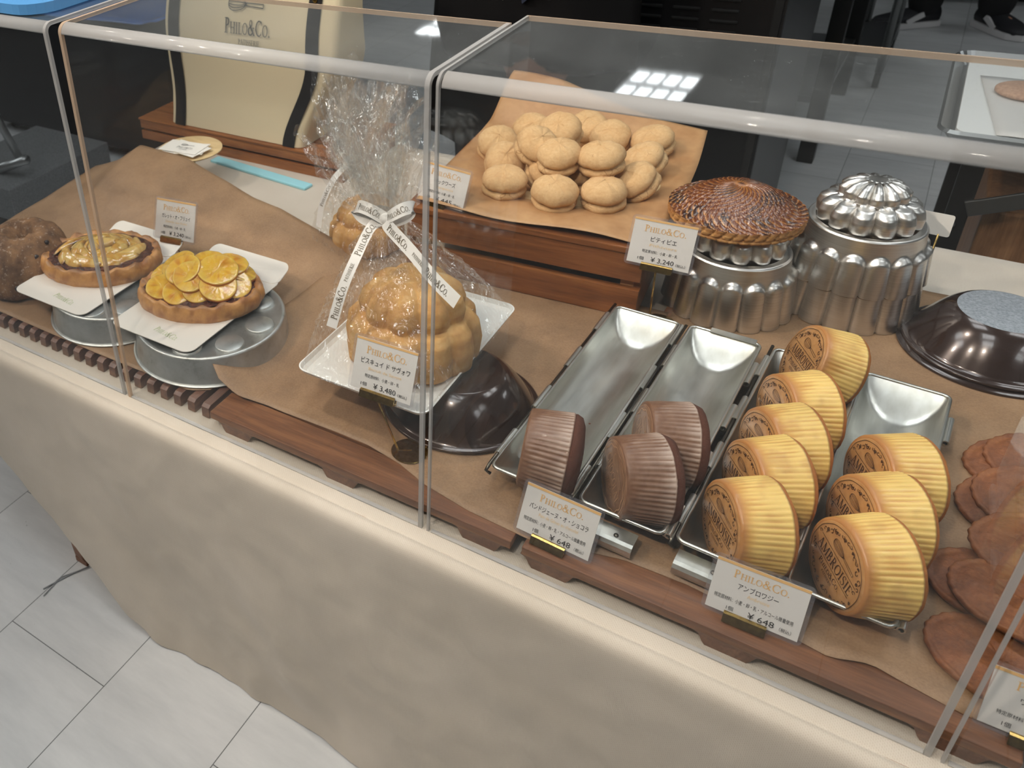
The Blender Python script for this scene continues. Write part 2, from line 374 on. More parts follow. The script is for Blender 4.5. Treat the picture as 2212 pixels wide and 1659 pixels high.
GLY = {
 'P': (0.72, _stem(0.2) + [_round(0.3, 0.74, 0.3, 0.235, 90, -90), (_l((0.2, 0.975), (0.32, 0.975)), _s), (_l((0.2, 0.505), (0.32, 0.505)), _s)]),
 'R': (0.82, _stem(0.2) + [_round(0.3, 0.75, 0.28, 0.225, 90, -90), (_l((0.2, 0.975), (0.32, 0.975)), _s), (_l((0.2, 0.525), (0.32, 0.525)), _s), (_l((0.36, 0.52), (0.74, 0.02)), _t), (_l((0.66, 0.025), (0.86, 0.025)), 0.05)]),
 'B': (0.76, _stem(0.2) + [_round(0.3, 0.755, 0.25, 0.22, 90, -90), _round(0.3, 0.28, 0.32, 0.255, 90, -90), (_l((0.2, 0.975), (0.32, 0.975)), _s), (_l((0.2, 0.535), (0.32, 0.535)), _s), (_l((0.2, 0.025), (0.32, 0.025)), _s)]),
 'H': (1.0, _stem(0.2) + _stem(0.8) + [(_l((0.2, 0.52), (0.8, 0.52)), _s)]),
 'I': (0.42, _stem(0.21)),
 'L': (0.72, _stem(0.2) + [(_l((0.2, 0.03), (0.68, 0.03)), _s), (_l((0.67, 0.0), (0.69, 0.24)), 0.05)]),
 'E': (0.74, _stem(0.2) + [(_l((0.2, 0.03), (0.68, 0.03)), _s), (_l((0.2, 0.97), (0.64, 0.97)), _s), (_l((0.2, 0.52), (0.54, 0.52)), _s), (_l((0.67, 0.0), (0.69, 0.22)), 0.05), (_l((0.63, 1.0), (0.64, 0.8)), 0.05), (_l((0.54, 0.42), (0.54, 0.62)), 0.05)]),
 'T': (0.78, _stem(0.38, top=False) + [(_l((0.03, 0.97), (0.73, 0.97)), _s), (_l((0.04, 1.0), (0.03, 0.78)), 0.05), (_l((0.72, 1.0), (0.73, 0.78)), 0.05)]),
 'O': (0.98, [_round(0.48, 0.5, 0.4, 0.475, 0, 360, 36)]),
 'C': (0.9, [_round(0.5, 0.5, 0.42, 0.475, 48, 318, 30), (_l((0.8, 0.98), (0.8, 0.7)), 0.05), (_l((0.82, 0.3), (0.8, 0.12)), 0.05)]),
 'S': (0.62, [(_arc(0.31, 0.745, 0.2, 0.225, 35, 225, 14) + _arc(0.31, 0.265, 0.235, 0.24, 62, -145, 18), [_s] * 8 + [0.09, 0.1, 0.11, 0.12, 0.13, 0.14, 0.15] + [0.16, 0.16, 0.15, 0.14, 0.13, 0.12, 0.11, 0.1] + [_s] * 11), (_l((0.5, 0.98), (0.49, 0.76)), 0.045), (_l((0.1, 0.02), (0.1, 0.26)), 0.045)]),
 'A': (0.86, [(_l((0.42, 1.0), (0.1, 0.02)), _s), (_l((0.4, 1.0), (0.78, 0.02)), _t), (_l((0.22, 0.36), (0.62, 0.36)), 0.05), (_l((-0.02, 0.025), (0.24, 0.025)), 0.05), (_l((0.62, 0.025), (0.92, 0.025)), 0.05)]),
 'M': (1.12, [(_l((0.14, 0), (0.18, 1)), _s), (_l((0.18, 0.98), (0.54, 0.06)), _t), (_l((0.54, 0.06), (0.9, 0.98)), _s), (_l((0.92, 1), (0.96, 0)), _t), (_l((0.0, 0.025), (0.28, 0.025)), 0.05), (_l((0.8, 0.025), (1.1, 0.025)), 0.05), (_l((0.06, 0.975), (0.2, 0.975)), 0.05), (_l((0.88, 0.975), (1.06, 0.975)), 0.05)]),
 'N': (1.0, [(_l((0.18, 0), (0.18, 1)), _s), (_l((0.16, 1), (0.82, 0)), _t), (_l((0.82, 0), (0.82, 1)), _s)]),
 'D': (0.9, _stem(0.2) + [_round(0.34, 0.5, 0.46, 0.475, 90, -90)]),
 '&': (0.98, [_round(0.38, 0.77, 0.165, 0.2, 0, 360, 20, 0.05, 0.1), _round(0.36, 0.27, 0.28, 0.245, 70, 330, 22), (_l((0.26, 0.68), (0.84, 0.02)), _t), (_l((0.55, 0.1), (0.68, 0.28), (0.76, 0.5)), _s), (_l((0.64, 0.5), (0.9, 0.5)), 0.05), (_l((0.76, 0.025), (0.96, 0.025)), 0.05)]),
 '.': (0.3, [(_l((0.07, 0.06), (0.21, 0.06)), 0.13)]),
 ' ': (0.34, []),
 '^': (0.86, [(_l((0.24, 1.1), (0.41, 1.26), (0.58, 1.1)), 0.07)]),
}
def serif(txt, size, width=None, small=0.76, track=0.06):
    """quads of a serif line of text, centred on the origin; lower case letters are small capitals"""
    x = 0.0; out = []
    for ch in txt:
        if ch == '^':
            for p, w in GLY['^'][1]: out += [[(x - 0.9 * small + a * small, b * small) for a, b in q] for q in _quads(p, w)]
            continue
        k = small if ch.islower() else 1.0; adv, st = GLY[ch.upper()]
        for p, w in st: out += [[(x + a * k, b * k) for a, b in q] for q in _quads(p, w)]
        x += (adv + track) * k
    sx = size if width is None else width / x
    return [[((a - x / 2) * sx, (b - 0.5) * size) for a, b in q] for q in out]
def whisk(L, h, wd):
    """outline whisk lying along +x, handle to the right, balloon to the left, centred"""
    o = []
    for k, hh in enumerate((1.0, 0.62, 0.25)):
        up = [(-0.5 + 0.5 * (1 - math.cos(math.pi * i / 16)) / 2 * 1.0, math.sin(math.pi * (i / 16) ** 0.75) * 0.5 * hh) for i in range(17)]
        o += _quads([(a * L, b * h) for a, b in up], wd); o += _quads([(a * L, -b * h) for a, b in up], wd)
    o += _quads([(-0.02 * L, 0.09 * h), (0.5 * L, 0.13 * h)], wd); o += _quads([(-0.02 * L, -0.09 * h), (0.5 * L, -0.13 * h)], wd)
    o += _quads([(0.5 * L, 0.13 * h), (0.5 * L, -0.13 * h)], wd); o += _quads([(0.02 * L, 0.11 * h), (0.02 * L, -0.11 * h)], wd)
    return o
def put(bm, polys, mp, dx=0.0, dy=0.0, ang=0.0, mi=0):
    ca, sa = math.cos(ang), math.sin(ang)
    for q in polys:
        try: f = bm.faces.new([bm.verts.new(mp(dx + a * ca - b * sa, dy + a * sa + b * ca)) for a, b in q]); f.material_index = mi
        except ValueError: pass
_tc = {}
def _prep(strings):
    obs = []
    for s in strings:
        c = bpy.data.curves.new('lettering', 'FONT'); c.body = s; c.resolution_u = 2
        o = bpy.data.objects.new('lettering', c); C.objects.link(o); obs.append((s, o, c))
    bpy.context.view_layer.update(); dg = bpy.context.evaluated_depsgraph_get()
    for s, o, c in obs:
        me = o.evaluated_get(dg).to_mesh()
        _tc[s] = ([(v.co.x, v.co.y) for v in me.vertices], [list(p.vertices) for p in me.polygons])
        o.evaluated_get(dg).to_mesh_clear()
    for s, o, c in obs: bpy.data.objects.remove(o); bpy.data.curves.remove(c)
def sans(txt, size, width=None):
    """polygons of a line in the built-in face, centred in x, baseline at 0"""
    V, F = _tc[txt]; x0 = min(v[0] for v in V); x1 = max(v[0] for v in V)
    sx = size if width is None else width / (x1 - x0)
    return [[((V[i][0] - (x0 + x1) / 2) * sx, V[i][1] * size) for i in f] for f in F]
JP = dict(gal='ガレット・オ・フリュイ', bis='ビスキュイ ド サヴォワ', dac='ダックワーズ', pit='ピティビエ', pain='パンドジェーヌ・オ・ショコラ', amb='アンブロワジー', last='ヴ')
ALG = '特定原材料：小麦・卵・乳'; ALG2 = '特定原材料：小麦・卵・乳・アルコール微量使用'
SUB = dict(gal='Galette aux fruits', bis='Biscuit de Savoie', dac='Dacquoise', pit='Pithiviers', pain='Pain de Gênes au chocolat', amb='Ambroisie')
PRICE = dict(gal='¥ 3,240', bis='¥ 3,480', dac='¥ 445', pit='¥ 3,240', pain='¥ 648', amb='¥ 648')
_prep(list(JP.values()) + [ALG, ALG2, '1個', '（税込）'] + list(SUB.values()) + sorted(set(PRICE.values())))

# ------------------------------------------------------------------ the room
bm = NB(); box(bm, (0.5, 2.0, -T - 0.05), (10.5, 10.0, 0.1)); struct('floor', bm, TILE)
bm = NB(); box(bm, (0.5, 2.0, CEIL + 0.05), (10.5, 10.0, 0.1)); struct('ceiling', bm, CEILM)
for nm, c, s, m in (('wall_back', (0.5, 7.05, (CEIL - T) / 2), (10.5, 0.1, CEIL + T), WALL), ('wall_front', (0.5, -3.05, (CEIL - T) / 2), (10.5, 0.1, CEIL + T), WALL_D),
                    ('wall_left', (-4.8, 2, (CEIL - T) / 2), (0.1, 10.2, CEIL + T), WALL_D), ('wall_right', (5.8, 2, (CEIL - T) / 2), (0.1, 10.2, CEIL + T), WALL)):
    bm = NB(); box(bm, c, s); struct(nm, bm, m)
_pos = ['above the far kitchen floor', 'above the far left kitchen corner', 'added fill above the far right kitchen floor', 'added fill above the middle of the counter', 'added fill above the right of the staff side',
        'added fill above the shoppers in front', 'added fill above the left shoppers', 'added fill above the right shoppers', 'added fill by the left wall', 'added fill by the right wall']
for i, (x, y) in enumerate(PANELS):
    t = thing('ceiling_light', 'recessed white LED ceiling light with eight cells, ' + _pos[i], 'light', (x, y, CEIL), 0, 'ceiling lights')
    big = i > 2; w, h = (0.34, 0.5) if not big else (0.6, 1.2)
    bm = NB()
    for sx in (-1, 1): box(bm, (sx * (w / 2 + 0.012), 0, -0.008), (0.024, h + 0.05, 0.016))
    for sy in (-1, 1): box(bm, (0, sy * (h / 2 + 0.012), -0.008), (w, 0.024, 0.016))
    obj('frame', bm, CEILM, t, False)
    bm = NB(); box(bm, (0, 0, -0.003), (w, h, 0.004)); obj('diffuser', bm, DIFFUSER, t, False)
    for a in range(4):
        for b in range(2):
            bm = NB(); box(bm, ((a - 1.5) * w / 4, (b - 0.5) * h / 2.0, -0.008), (w / 4 * 0.72, h / 2 * 0.62, 0.004), bev=0.001); obj('lamp_cell', bm, LED, t, False)
for i, ((x, y), tgt) in enumerate(SPOTS):
    z = CEIL - 0.16
    t = thing('track_spotlight', ['first', 'second', 'third', 'fourth'][i] + ' warm spotlight from the left, hanging from the ceiling over the counter', 'light', (x, y, z), 0, 'counter spotlights')
    d = (Vector(tgt) - Vector((x, y, z))).normalized(); q = d.to_track_quat('-Z', 'Y')
    Rm = q.to_matrix().to_4x4()
    bm = NB(); lathe(bm, [(0.02, 0.1), (0.035, 0.09), (0.038, -0.02), (0.03, -0.022), (0.03, -0.012)], 24, close0=True); bmesh.ops.transform(bm, matrix=Rm, verts=bm.verts[:]); obj('housing', bm, BLACK_METAL, t, angle=40)
    bm = NB(); lathe(bm, [(0.0301, -0.013), (0.001, -0.0131)], 24); bmesh.ops.transform(bm, matrix=Rm, verts=bm.verts[:]); obj('lens', bm, SPOT_FACE, t)
    bm = NB(); tube(bm, [(0, 0, 0.05), (0, 0, 0.16)], 0.008); obj('stem', bm, BLACK_METAL, t)
    ld = bpy.data.lights.new('spot_lamp', 'SPOT'); ld.energy = SPOT_POWER; ld.color = (1.0, 0.88, 0.75); ld.spot_size = R(62); ld.spot_blend = 0.7; ld.shadow_soft_size = 0.035
    lo = bpy.data.objects.new('spot_lamp', ld); C.objects.link(lo); lo.location = Vector((x, y, z + T)) + d * 0.05; lo.rotation_euler = q.to_euler()

# ------------------------------------------------------------------ display table and its cloth
TX0, TX1, TY0, TY1 = -0.58, 1.75, -0.030, 0.965
t = thing('display_table', 'low display table hidden under the beige linen cloth', 'table', (0, 0, 0))
bm = NB(); box(bm, ((TX0 + TX1) / 2, (TY0 + TY1) / 2, -0.016), (TX1 - TX0 - 0.01, TY1 - TY0 - 0.012, 0.026)); obj('tabletop', bm, WALNUT, t, False)
for x, y in ((-0.30, 0.03), (TX1 - 0.06, 0.03), (-0.30, TY1 - 0.05), (TX1 - 0.06, TY1 - 0.05)):
    bm = NB(); bar(bm, (x, y, -0.03), (x + 0.075 if y < 0.1 else x, y - 0.012 if y < 0.1 else y, -T + 0.012), 0.03, 0.03, 0.003); box(bm, (x + 0.075 if y < 0.1 else x, y - 0.012 if y < 0.1 else y, -T + 0.006), (0.028, 0.028, 0.012)); obj('leg', bm, WALNUT, t, False)
HEM = [(-0.60, -0.10), (-0.32, -0.231), (-0.224, -0.306), (-0.131, -0.382), (-0.049, -0.454), (-0.01, -0.470), (0.03, -0.4775), (2.0, -0.4775)]
def cloth():
    bm = NB()
    # cross-section: (y, z, drop fraction)
    sec = [(TY1 + 0.004, None, 0.6), (TY1 + 0.004, None, 0.3), (TY1 + 0.004, -0.012, 0), (TY1 - 0.004, 0.0, 0)]
    sec += [(lerp(TY1 - 0.03, 0.02, k / 14), 0.0, 0) for k in range(15)]
    sec += [(0.0, 0.0, 0), (-0.011, 0.0005, 0), (-0.0145, -0.0022, 0), (-0.0165, -0.0028, 0), (-0.0185, -0.002, 0), (-0.0215, 0.0006, 0), (-0.026, 0.0002, 0), (-0.031, -0.002, 0), (-0.0345, -0.006, 0), (-0.0362, -0.013, 0)]
    nd_ = 46
    sec += [(-0.0366, None, (k + 1) / nd_) for k in range(nd_)]
    nx = 240; rows = []
    for y, z, fr in sec:
        row = []
        for i in range(nx):
            x = lerp(TX0 - 0.012, TX1 + 0.01, i / (nx - 1)); zz = z; yy = y
            if z is None:
                if y > 0: zz = lerp(-0.012, -0.46, fr)
                else:
                    h = interp(HEM, x) + 0.004 * fbm(x * 9, 3.1)
                    zz = lerp(-0.013, h, fr)
                    w = -zz / 0.47
                    # slack folds hanging from the table edge, leaning to the right as they fall
                    u = x - 0.42 * w
                    f = 0.010 * w * fbm(u * 4.2, w * 0.6, 1.7, 3) + 0.013 * w * math.exp(-((x - 0.16 - 0.16 * w) / 0.035) ** 2) * ss(0.25, 0.6, w) * ss(1.0, 0.75, w)
                    f += 0.006 * w * math.exp(-((x - 0.33 - 0.13 * w) / 0.05) ** 2)
                    f += 0.0016 * fbm(x * 30, zz * 22, 5.0, 3) * ss(0.02, 0.15, w)
                    f += 0.012 * ss(0.75, 1.0, w) * fbm(x * 14, 9.3, 0, 2)
                    yy = y - max(-0.006, f + 0.004 * w)
            elif y < 0.03: zz = z + 0.0004 * fbm(x * 12, y * 40)
            row.append(bm.verts.new((x, yy, zz)))
        rows.append(row)
    for a, b in zip(rows, rows[1:]):
        for i in range(nx - 1): bm.faces.new((a[i], a[i + 1], b[i + 1], b[i]))
    # left end drop
    for j in range(3, 28):
        a, b = rows[j][0], rows[j + 1][0]
        if j == 3: pa = bm.verts.new(a.co + Vector((-0.004, 0, -0.1)))
        pb = bm.verts.new(b.co + Vector((-0.004, 0, -0.1 - 0.01 * math.sin(j)))); bm.faces.new((a, b, pb, pa)); pa = pb
    return bm
tag(obj('tablecloth', cloth(), LINEN), 'plain beige linen cloth covering the counter and hanging to the floor', 'tablecloth')
bm = NB(); tube(bm, [(-0.205, 0.005, -T + 0.004), (-0.22, -0.02, -T + 0.002), (-0.235, -0.06, -T + 0.002), (-0.24, -0.075, -T + 0.002)], 0.0012, 6); tube(bm, [(-0.215, -0.01, -T + 0.002), (-0.233, -0.04, -T + 0.002), (-0.228, -0.085, -T + 0.002)], 0.001, 6)
tag(obj('thread', bm, M('grey_thread', (130, 132, 134), 0.8)), 'loose grey threads on the floor below the cloth hem', 'thread')

# ------------------------------------------------------------------ wooden slat trays
def foot_prof(x, w):
    return [(x - w, 0.0145), (x - w + 0.006, 0.012), (x - w + 0.010, 0.004), (x - w + 0.013, 0.0), (x + w - 0.013, 0.0), (x + w - 0.010, 0.004), (x + w - 0.006, 0.012), (x + w, 0.0145)]
def long_tray(label, x0, y0, w, d, feet):
    t = thing('slatted_tray', label, 'tray', (x0, y0, 0), 0, 'slatted wooden trays')
    n = 9; pw = d / n
    for k in range(n):
        bm = NB(); box(bm, (w / 2, pw * (k + 0.5), 0.0195), (w, pw - 0.005 if k else pw - 0.003, 0.011), bev=0.0012); obj('slat', bm, WALNUT, t, False)
    for fx in feet:
        bm = NB(); prism(bm, foot_prof(fx, 0.031), 0.002, d - 0.002, lambda x, y, z: (x, z, y)); obj('runner', bm, WALNUT_Y, t, False)
    return t
long_tray('dark slatted wooden tray under the wrapped cake, in the middle of the counter', 0.142, 0.0105, 0.414, 0.455, (0.042, 0.2, 0.378))
long_tray('dark slatted wooden tray under the four baking tins, at right', 0.568, 0.0105, 0.414, 0.62, (0.03, 0.2, 0.37))
t = thing('slatted_tray', 'slatted tray with a row of sawn slat ends under the two fruit tarts', 'tray', (-0.575, 0.022, 0), 0, 'slatted wooden trays')
for k in range(28):
    bm = NB(); x = 0.012 + k * 0.0252
    prism(bm, [(0.0, 0.001), (0.003, 0.0), (0.46, 0.0), (0.46, 0.0195), (0.006, 0.0195), (0.001, 0.0165)], x, x + 0.0125, lambda a, b, z: (z, a, b))
    obj('slat', bm, WALNUT_Y, t, False)
for y in (0.06, 0.4):
    bm = NB(); box(bm, (0.352, y, 0.008), (0.70, 0.02, 0.012)); obj('rail', bm, WALNUT, t, False)

# ------------------------------------------------------------------ kraft paper sheets
def sheet(name, label, f, nu, nv, mat, thick=0.0005, cat='paper'):
    bm = NB(); grid(bm, f, nu, nv); bm.normal_update(); bmesh.ops.solidify(bm, geom=bm.faces[:], thickness=thick)
    return tag(obj(name, bm, mat), label, cat)
def paperL(u, v):
    x = lerp(-0.57, 0.11, u); yb = interp([(-0.57, 0.50), (-0.44, 0.515), (-0.3, 0.505), (-0.12, 0.465), (0.11, 0.45)], x)
    y = lerp(interp([(-0.57, 0.034), (-0.28, 0.0335), (-0.1, 0.0325), (0.085, 0.036), (0.11, 0.052)], x), yb, v)
    z = 0.0212
    lift = ss(0.22, 0.52, y) * interp([(-0.57, 0.02), (-0.5, 0.045), (-0.44, 0.085), (-0.33, 0.085), (-0.2, 0.075), (-0.06, 0.062), (0.06, 0.03), (0.11, 0.012)], x)
    z += lift + 0.004 * ss(0.1, 0.3, y) * max(0, fbm(x * 7, y * 6, 2.0, 2) + 0.3)
    return (x, y, z + 0.0003 * fbm(x * 20, y * 20))
sheet('kraft_paper', 'large sheet of brown paper with curled back edge under the two fruit tarts', paperL, 70, 50, KRAFT)
def paperC(u, v):
    x = lerp(0.088, 0.575, u)
    yf = interp([(0.088, 0.09), (0.105, 0.066), (0.13, 0.050), (0.16, 0.048), (0.20, 0.060), (0.25, 0.062), (0.30, 0.064), (0.35, 0.064), (0.40, 0.055), (0.44, 0.04), (0.5, 0.029), (0.575, 0.025)], x)
    y = lerp(yf, 0.53, v)
    z = 0.0255 + 0.030 * ss(0.17, 0.088, x) * ss(0.32, 0.06, y) + 0.008 * math.exp(-((x - 0.155) / 0.04) ** 2) * ss(0.12, 0.05, y)
    z += 0.006 * ss(0.2, 0.09, x)
    return (x, y, z + 0.0002 * fbm(x * 25, y * 25))
sheet('kraft_paper', 'sheet of brown paper with lifted front corner under the wrapped cake', paperC, 60, 50, KRAFT)
def paperR(u, v):
    x = lerp(0.579, 1.32, u)
    yf = interp([(0.579, 0.028), (0.66, 0.05), (0.72, 0.052), (0.80, 0.044), (0.845, 0.036), (0.875, 0.046), (0.905, 0.042), (0.94, 0.036), (1.32, 0.034)], x)
    y = lerp(yf, 0.80 + 0.01 * fbm(x * 3), v)
    z = 0.0257 + 0.004 * math.exp(-((x - 0.872) / 0.02) ** 2) * ss(0.07, 0.03, y)
    z = lerp(z, 0.0035 + 0.02, ss(0.62, 0.7, y)) - 0.0185 * ss(0.64, 0.78, y)
    return (x, y, z + 0.0002 * fbm(x * 25, y * 25))
sheet('kraft_paper', 'long sheet of brown paper under the baking tins and fluted moulds', paperR, 80, 60, KRAFT)

# ------------------------------------------------------------------ clear acrylic covers
def cover(label, x0, x1, H, D, tilt=0.0, warm=False, loc=(0, 0, 0)):
    t = thing('acrylic_cover', label, 'cover', (x0 + loc[0], loc[1], loc[2]), 0, 'clear acrylic covers on the counter')
    W = x1 - x0; th = 0.005; Rb = 0.0115
    sh = Matrix.Identity(4); sh[0][2] = tilt
    def fin(name, bm, m, smooth=False):
        bmesh.ops.transform(bm, matrix=sh, verts=bm.verts[:]); return obj(name, bm, m, t, smooth)
    bm = NB(); box(bm, (W / 2, th / 2, (H - Rb) / 2), (W - 2 * th, th, H - Rb)); fin('front_panel', bm, ACRYLIC)
    bm = NB(); box(bm, (W / 2, (D + Rb) / 2, H - th / 2), (W - 2 * th, D - Rb, th)); fin('top_panel', bm, ACRYLIC_TOP)
    bm = NB(); P = [(Rb + Rb * math.cos(R(a)), H - Rb + Rb * math.sin(R(a))) for a in range(180, 89, -9)]
    Q = [(Rb + (Rb - th) * math.cos(R(a)), H - Rb + (Rb - th) * math.sin(R(a))) for a in range(90, 181, 9)]
    prism(bm, P + Q, th, W - th, lambda a, b, z: (z, a, b)); fin('bent_edge', bm, ACRYLIC_EDGE, True)
    for s in (0, 1):
        xa = 0 if s == 0 else W - th; ew = 0.0024 if s == 0 and not warm else 0.0046
        prof = [(0.0045, 0), (D, 0), (D, H - 0.0045), (Rb, H - 0.0045)] + [(Rb + (Rb - 0.0045) * math.cos(R(a)), H - Rb + (Rb - 0.0045) * math.sin(R(a))) for a in range(99, 181, 9)]
        bm = NB(); prism(bm, prof, xa, xa + th, lambda a, b, z: (z, a, b)); fin('side_panel', bm, ACRYLIC_SIDE)
        bm = NB(); P = [(0.0, 0.0), (0.0, H - Rb)] + [(Rb + Rb * math.cos(R(a)), H - Rb + Rb * math.sin(R(a))) for a in range(171, 89, -9)] + [(D, H), (D, H - 0.0042), (Rb, H - 0.0042)]
        P += [(Rb + (Rb - 0.0042) * math.cos(R(a)), H - Rb + (Rb - 0.0042) * math.sin(R(a))) for a in range(99, 181, 9)] + [(0.0042, 0.0)]
        prism(bm, P, xa + (th - ew if s else 0), xa + (th if s else ew), lambda a, b, z: (z, a, b)); fin('side_edge', bm, ACRYLIC_WARM if (warm and s == 0) else ACRYLIC_EDGE)
    bm = NB(); box(bm, (W / 2, D + 0.0008, H - th / 2), (W, 0.0016, th)); fin('back_edge', bm, ACRYLIC_WARM)
    bm = NB(); box(bm, (W / 2, th / 2, 0.0008), (W - 2 * th, th, 0.0016)); fin('bottom_edge', bm, ACRYLIC_EDGE)
    return t
cover('clear acrylic cover over the floury loaf, at the left edge', -0.50, -0.0065, 0.523, 0.20, -0.030)
cover('clear acrylic cover over the wrapped cake and fruit tarts', 0.0, 0.458, 0.525, 0.167, 0.0, True)
cover('clear acrylic cover over the moulds and baking tins', 0.464, 0.9278, 0.527, 0.190)
cover('clear acrylic cover over the brown waffle biscuits, at the right edge', 0.935, 1.40, 0.526, 0.19)

# ------------------------------------------------------------------ hinged baking tins (two pairs of troughs)
TIN_L, TIN_HW, TIN_D, RIMZ = 0.386, 0.0415, 0.0295, 0.0565
def trough_mesh():
    bm = NB(); nx, ny = 29, 60; hl = TIN_L / 2
    def g(y):
        e = hl - abs(y); return ss(-0.002, 0.010, e) * 0.35 + 0.65 * min(1.0, (e / 0.034)) if e < 0.034 else 1.0
    def f(u, v):
        x = lerp(-TIN_HW, TIN_HW, u); y = lerp(-hl, hl, v); e = hl - abs(y)
        q = max(0.0, 1 - (x / TIN_HW) ** 2) ** 0.62
        slope = min(1.0, max(0.0, (e - 0.001) / (0.006 + 0.034 * (1 - (x / TIN_HW) ** 2) ** 0.8 + 1e-6)))
        z = -TIN_D * q * min(1.0, slope ** 0.75)
        return (x, y, z)
    grid(bm, f, nx, ny); bm.normal_update(); bmesh.ops.solidify(bm, geom=bm.faces[:], thickness=0.0011)
    # rolled rim
    P = rrect(-TIN_HW - 0.001, -hl - 0.001, TIN_HW + 0.001, hl + 0.001, 0.008, 5); P = [(x, y, 0) for x, y in P]
    n = len(P); rings = []
    for i in range(n):
        p = Vector(P[i]); d = (Vector(P[(i + 1) % n]) - Vector(P[i - 1])).normalized(); o = Vector((d.y, -d.x, 0))
        rings.append([bm.verts.new(p + 0.0021 * (math.cos(2 * math.pi * k / 8) * o + math.sin(2 * math.pi * k / 8) * Vector((0, 0, 1)))) for k in range(8)])
    for i in range(n):
        a, b = rings[i], rings[(i + 1) % n]
        for k in range(8): bm.faces.new((a[k], a[(k + 1) % 8], b[(k + 1) % 8], b[k]))
    return bm
def knuckles(t, x, ys, ln_, rr=0.0036, lean=0.0):
    for y in ys:
        bm = NB(); n = 16
        for (ro, ri) in ((rr, rr * 0.62),):
            A = [[bm.verts.new((x + r * math.cos(2 * math.pi * k / n), yy, -0.002 + r * math.sin(2 * math.pi * k / n))) for k in range(n)] for r in (ro, ri) for yy in (y - ln_ / 2, y + ln_ / 2)]
            a0, a1, b0, b1 = A
            for k in range(n):
                j = (k + 1) % n
                bm.faces.new((a0[k], a0[j], a1[j], a1[k])); bm.faces.new((b0[j], b0[k], b1[k], b1[j])); bm.faces.new((a0[j], a0[k], b0[k], b0[j])); bm.faces.new((a1[k], a1[j], b1[j], b1[k]))
        s = -1 if x > 0 else 1
        if lean: box(bm, (x + lean * 0.5, y, -0.0035), (abs(lean), ln_, 0.0012))
        obj('hinge_barrel', bm, TIN, t, True, angle=50)
def tin_pair(label, c1, c2, rot, left_rod=True):
    mid = ((c1[0] + c2[0]) / 2, (c1[1] + c2[1]) / 2)
    t = thing('hinged_baking_tin', label, 'baking tin', (mid[0], mid[1], RIMZ), R(rot), 'hinged baking tins')
    hx = 0.049
    for s in (-1, 1): obj('trough', trough_mesh(), TIN, t, True, loc=(s * hx, (c2[1] - c1[1]) * 0.5 * s, 0), angle=60)
    hl = TIN_L / 2; seg = 0.048
    xs = -hx - TIN_HW - 0.0055
    knuckles(t, xs, [-hl + 0.045 + k * 0.098 for k in range(4)], seg, lean=0.005)
    bm = NB(); tube(bm, [(xs + 0.004, -hl - 0.004, -0.010), (xs - 0.0005, -hl - 0.006, -0.006), (xs, -hl + 0.002, -0.002), (xs, hl + 0.006, -0.002)], 0.0021, 10); obj('hinge_rod', bm, ROD, t)
    ys = [-hl + 0.03 + k * 0.0545 for k in range(7)]
    knuckles(t, -0.0042, [y for k, y in enumerate(ys) if k % 2 == 0], 0.053, lean=-0.004); knuckles(t, 0.0042, [y + 0.004 for k, y in enumerate(ys) if k % 2 == 1], 0.053, lean=0.004)
    bm = NB(); tube(bm, [(-0.001, -hl + 0.003, -0.003), (0.0, hl + 0.004, -0.003)], 0.002, 10); obj('hinge_rod', bm, ROD, t)
    xs = hx + TIN_HW + 0.0058
    knuckles(t, xs, [-hl + 0.028 + k * 0.098 for k in range(4)], seg, lean=-0.005)
    return t
tA = tin_pair('left hinged pair of half-round baking tins holding three chocolate cakes', (0.5545, 0.266), (0.6525, 0.270), -2.2)
tB = tin_pair('right hinged pair of half-round baking tins holding yellow cakes', (0.7535, 0.2635), (0.849, 0.267), -2.7)
def latch(t, x, y, w):
    bm = NB(); sec = [(0.000, 0.010), (-0.016, 0.0095), (-0.020, 0.008), (-0.0225, 0.0045), (-0.023, 0.0), (-0.0215, -0.004)]
    P = sec + [(a + 0.0012, b - 0.0012) for a, b in reversed(sec)]
    prism(bm, P, -w / 2, w / 2, lambda a, b, z: (x + z, y + a, b - 0.021)); obj('latch_plate', bm, TIN, t, False)
    bm = NB(); lathe(bm, [(0.0026, -0.011), (0.0022, -0.0100), (0.0008, -0.0097)], 14, close1=True); bmesh.ops.translate(bm, verts=bm.verts[:], vec=(x + w * 0.2, y - 0.012, 0)); obj('rivet', bm, ROD, t)
latch(tA, 0.040, -TIN_L / 2 - 0.002, 0.062); latch(tB, -0.062, -TIN_L / 2 - 0.002, 0.05)
bm = NB(); box(bm, (0.058, TIN_L / 2 + 0.003, 0.002), (0.055, 0.011, 0.0012)); obj('latch_plate', bm, TIN, tA, False)
for k, (x, y, s) in enumerate(((0.5625, 0.235, 1.0), (0.556, 0.178, 0.8), (0.577, 0.262, 0.7), (0.571, 0.30, 0.5))):
    bm = NB(); bmesh.ops.create_icosphere(bm, subdivisions=1, radius=0.0016 * s); tag(obj('crumb', bm, M('dark_crumb', (96, 50, 34), 0.9), None, False, loc=(x, y, RIMZ - TIN_D * 0.985)), 'tiny chocolate crumb in the empty left tin trough, ' + ('biggest one', 'nearest the cake', 'second from the back', 'furthest back')[k], 'crumb', 'crumbs in the tins')

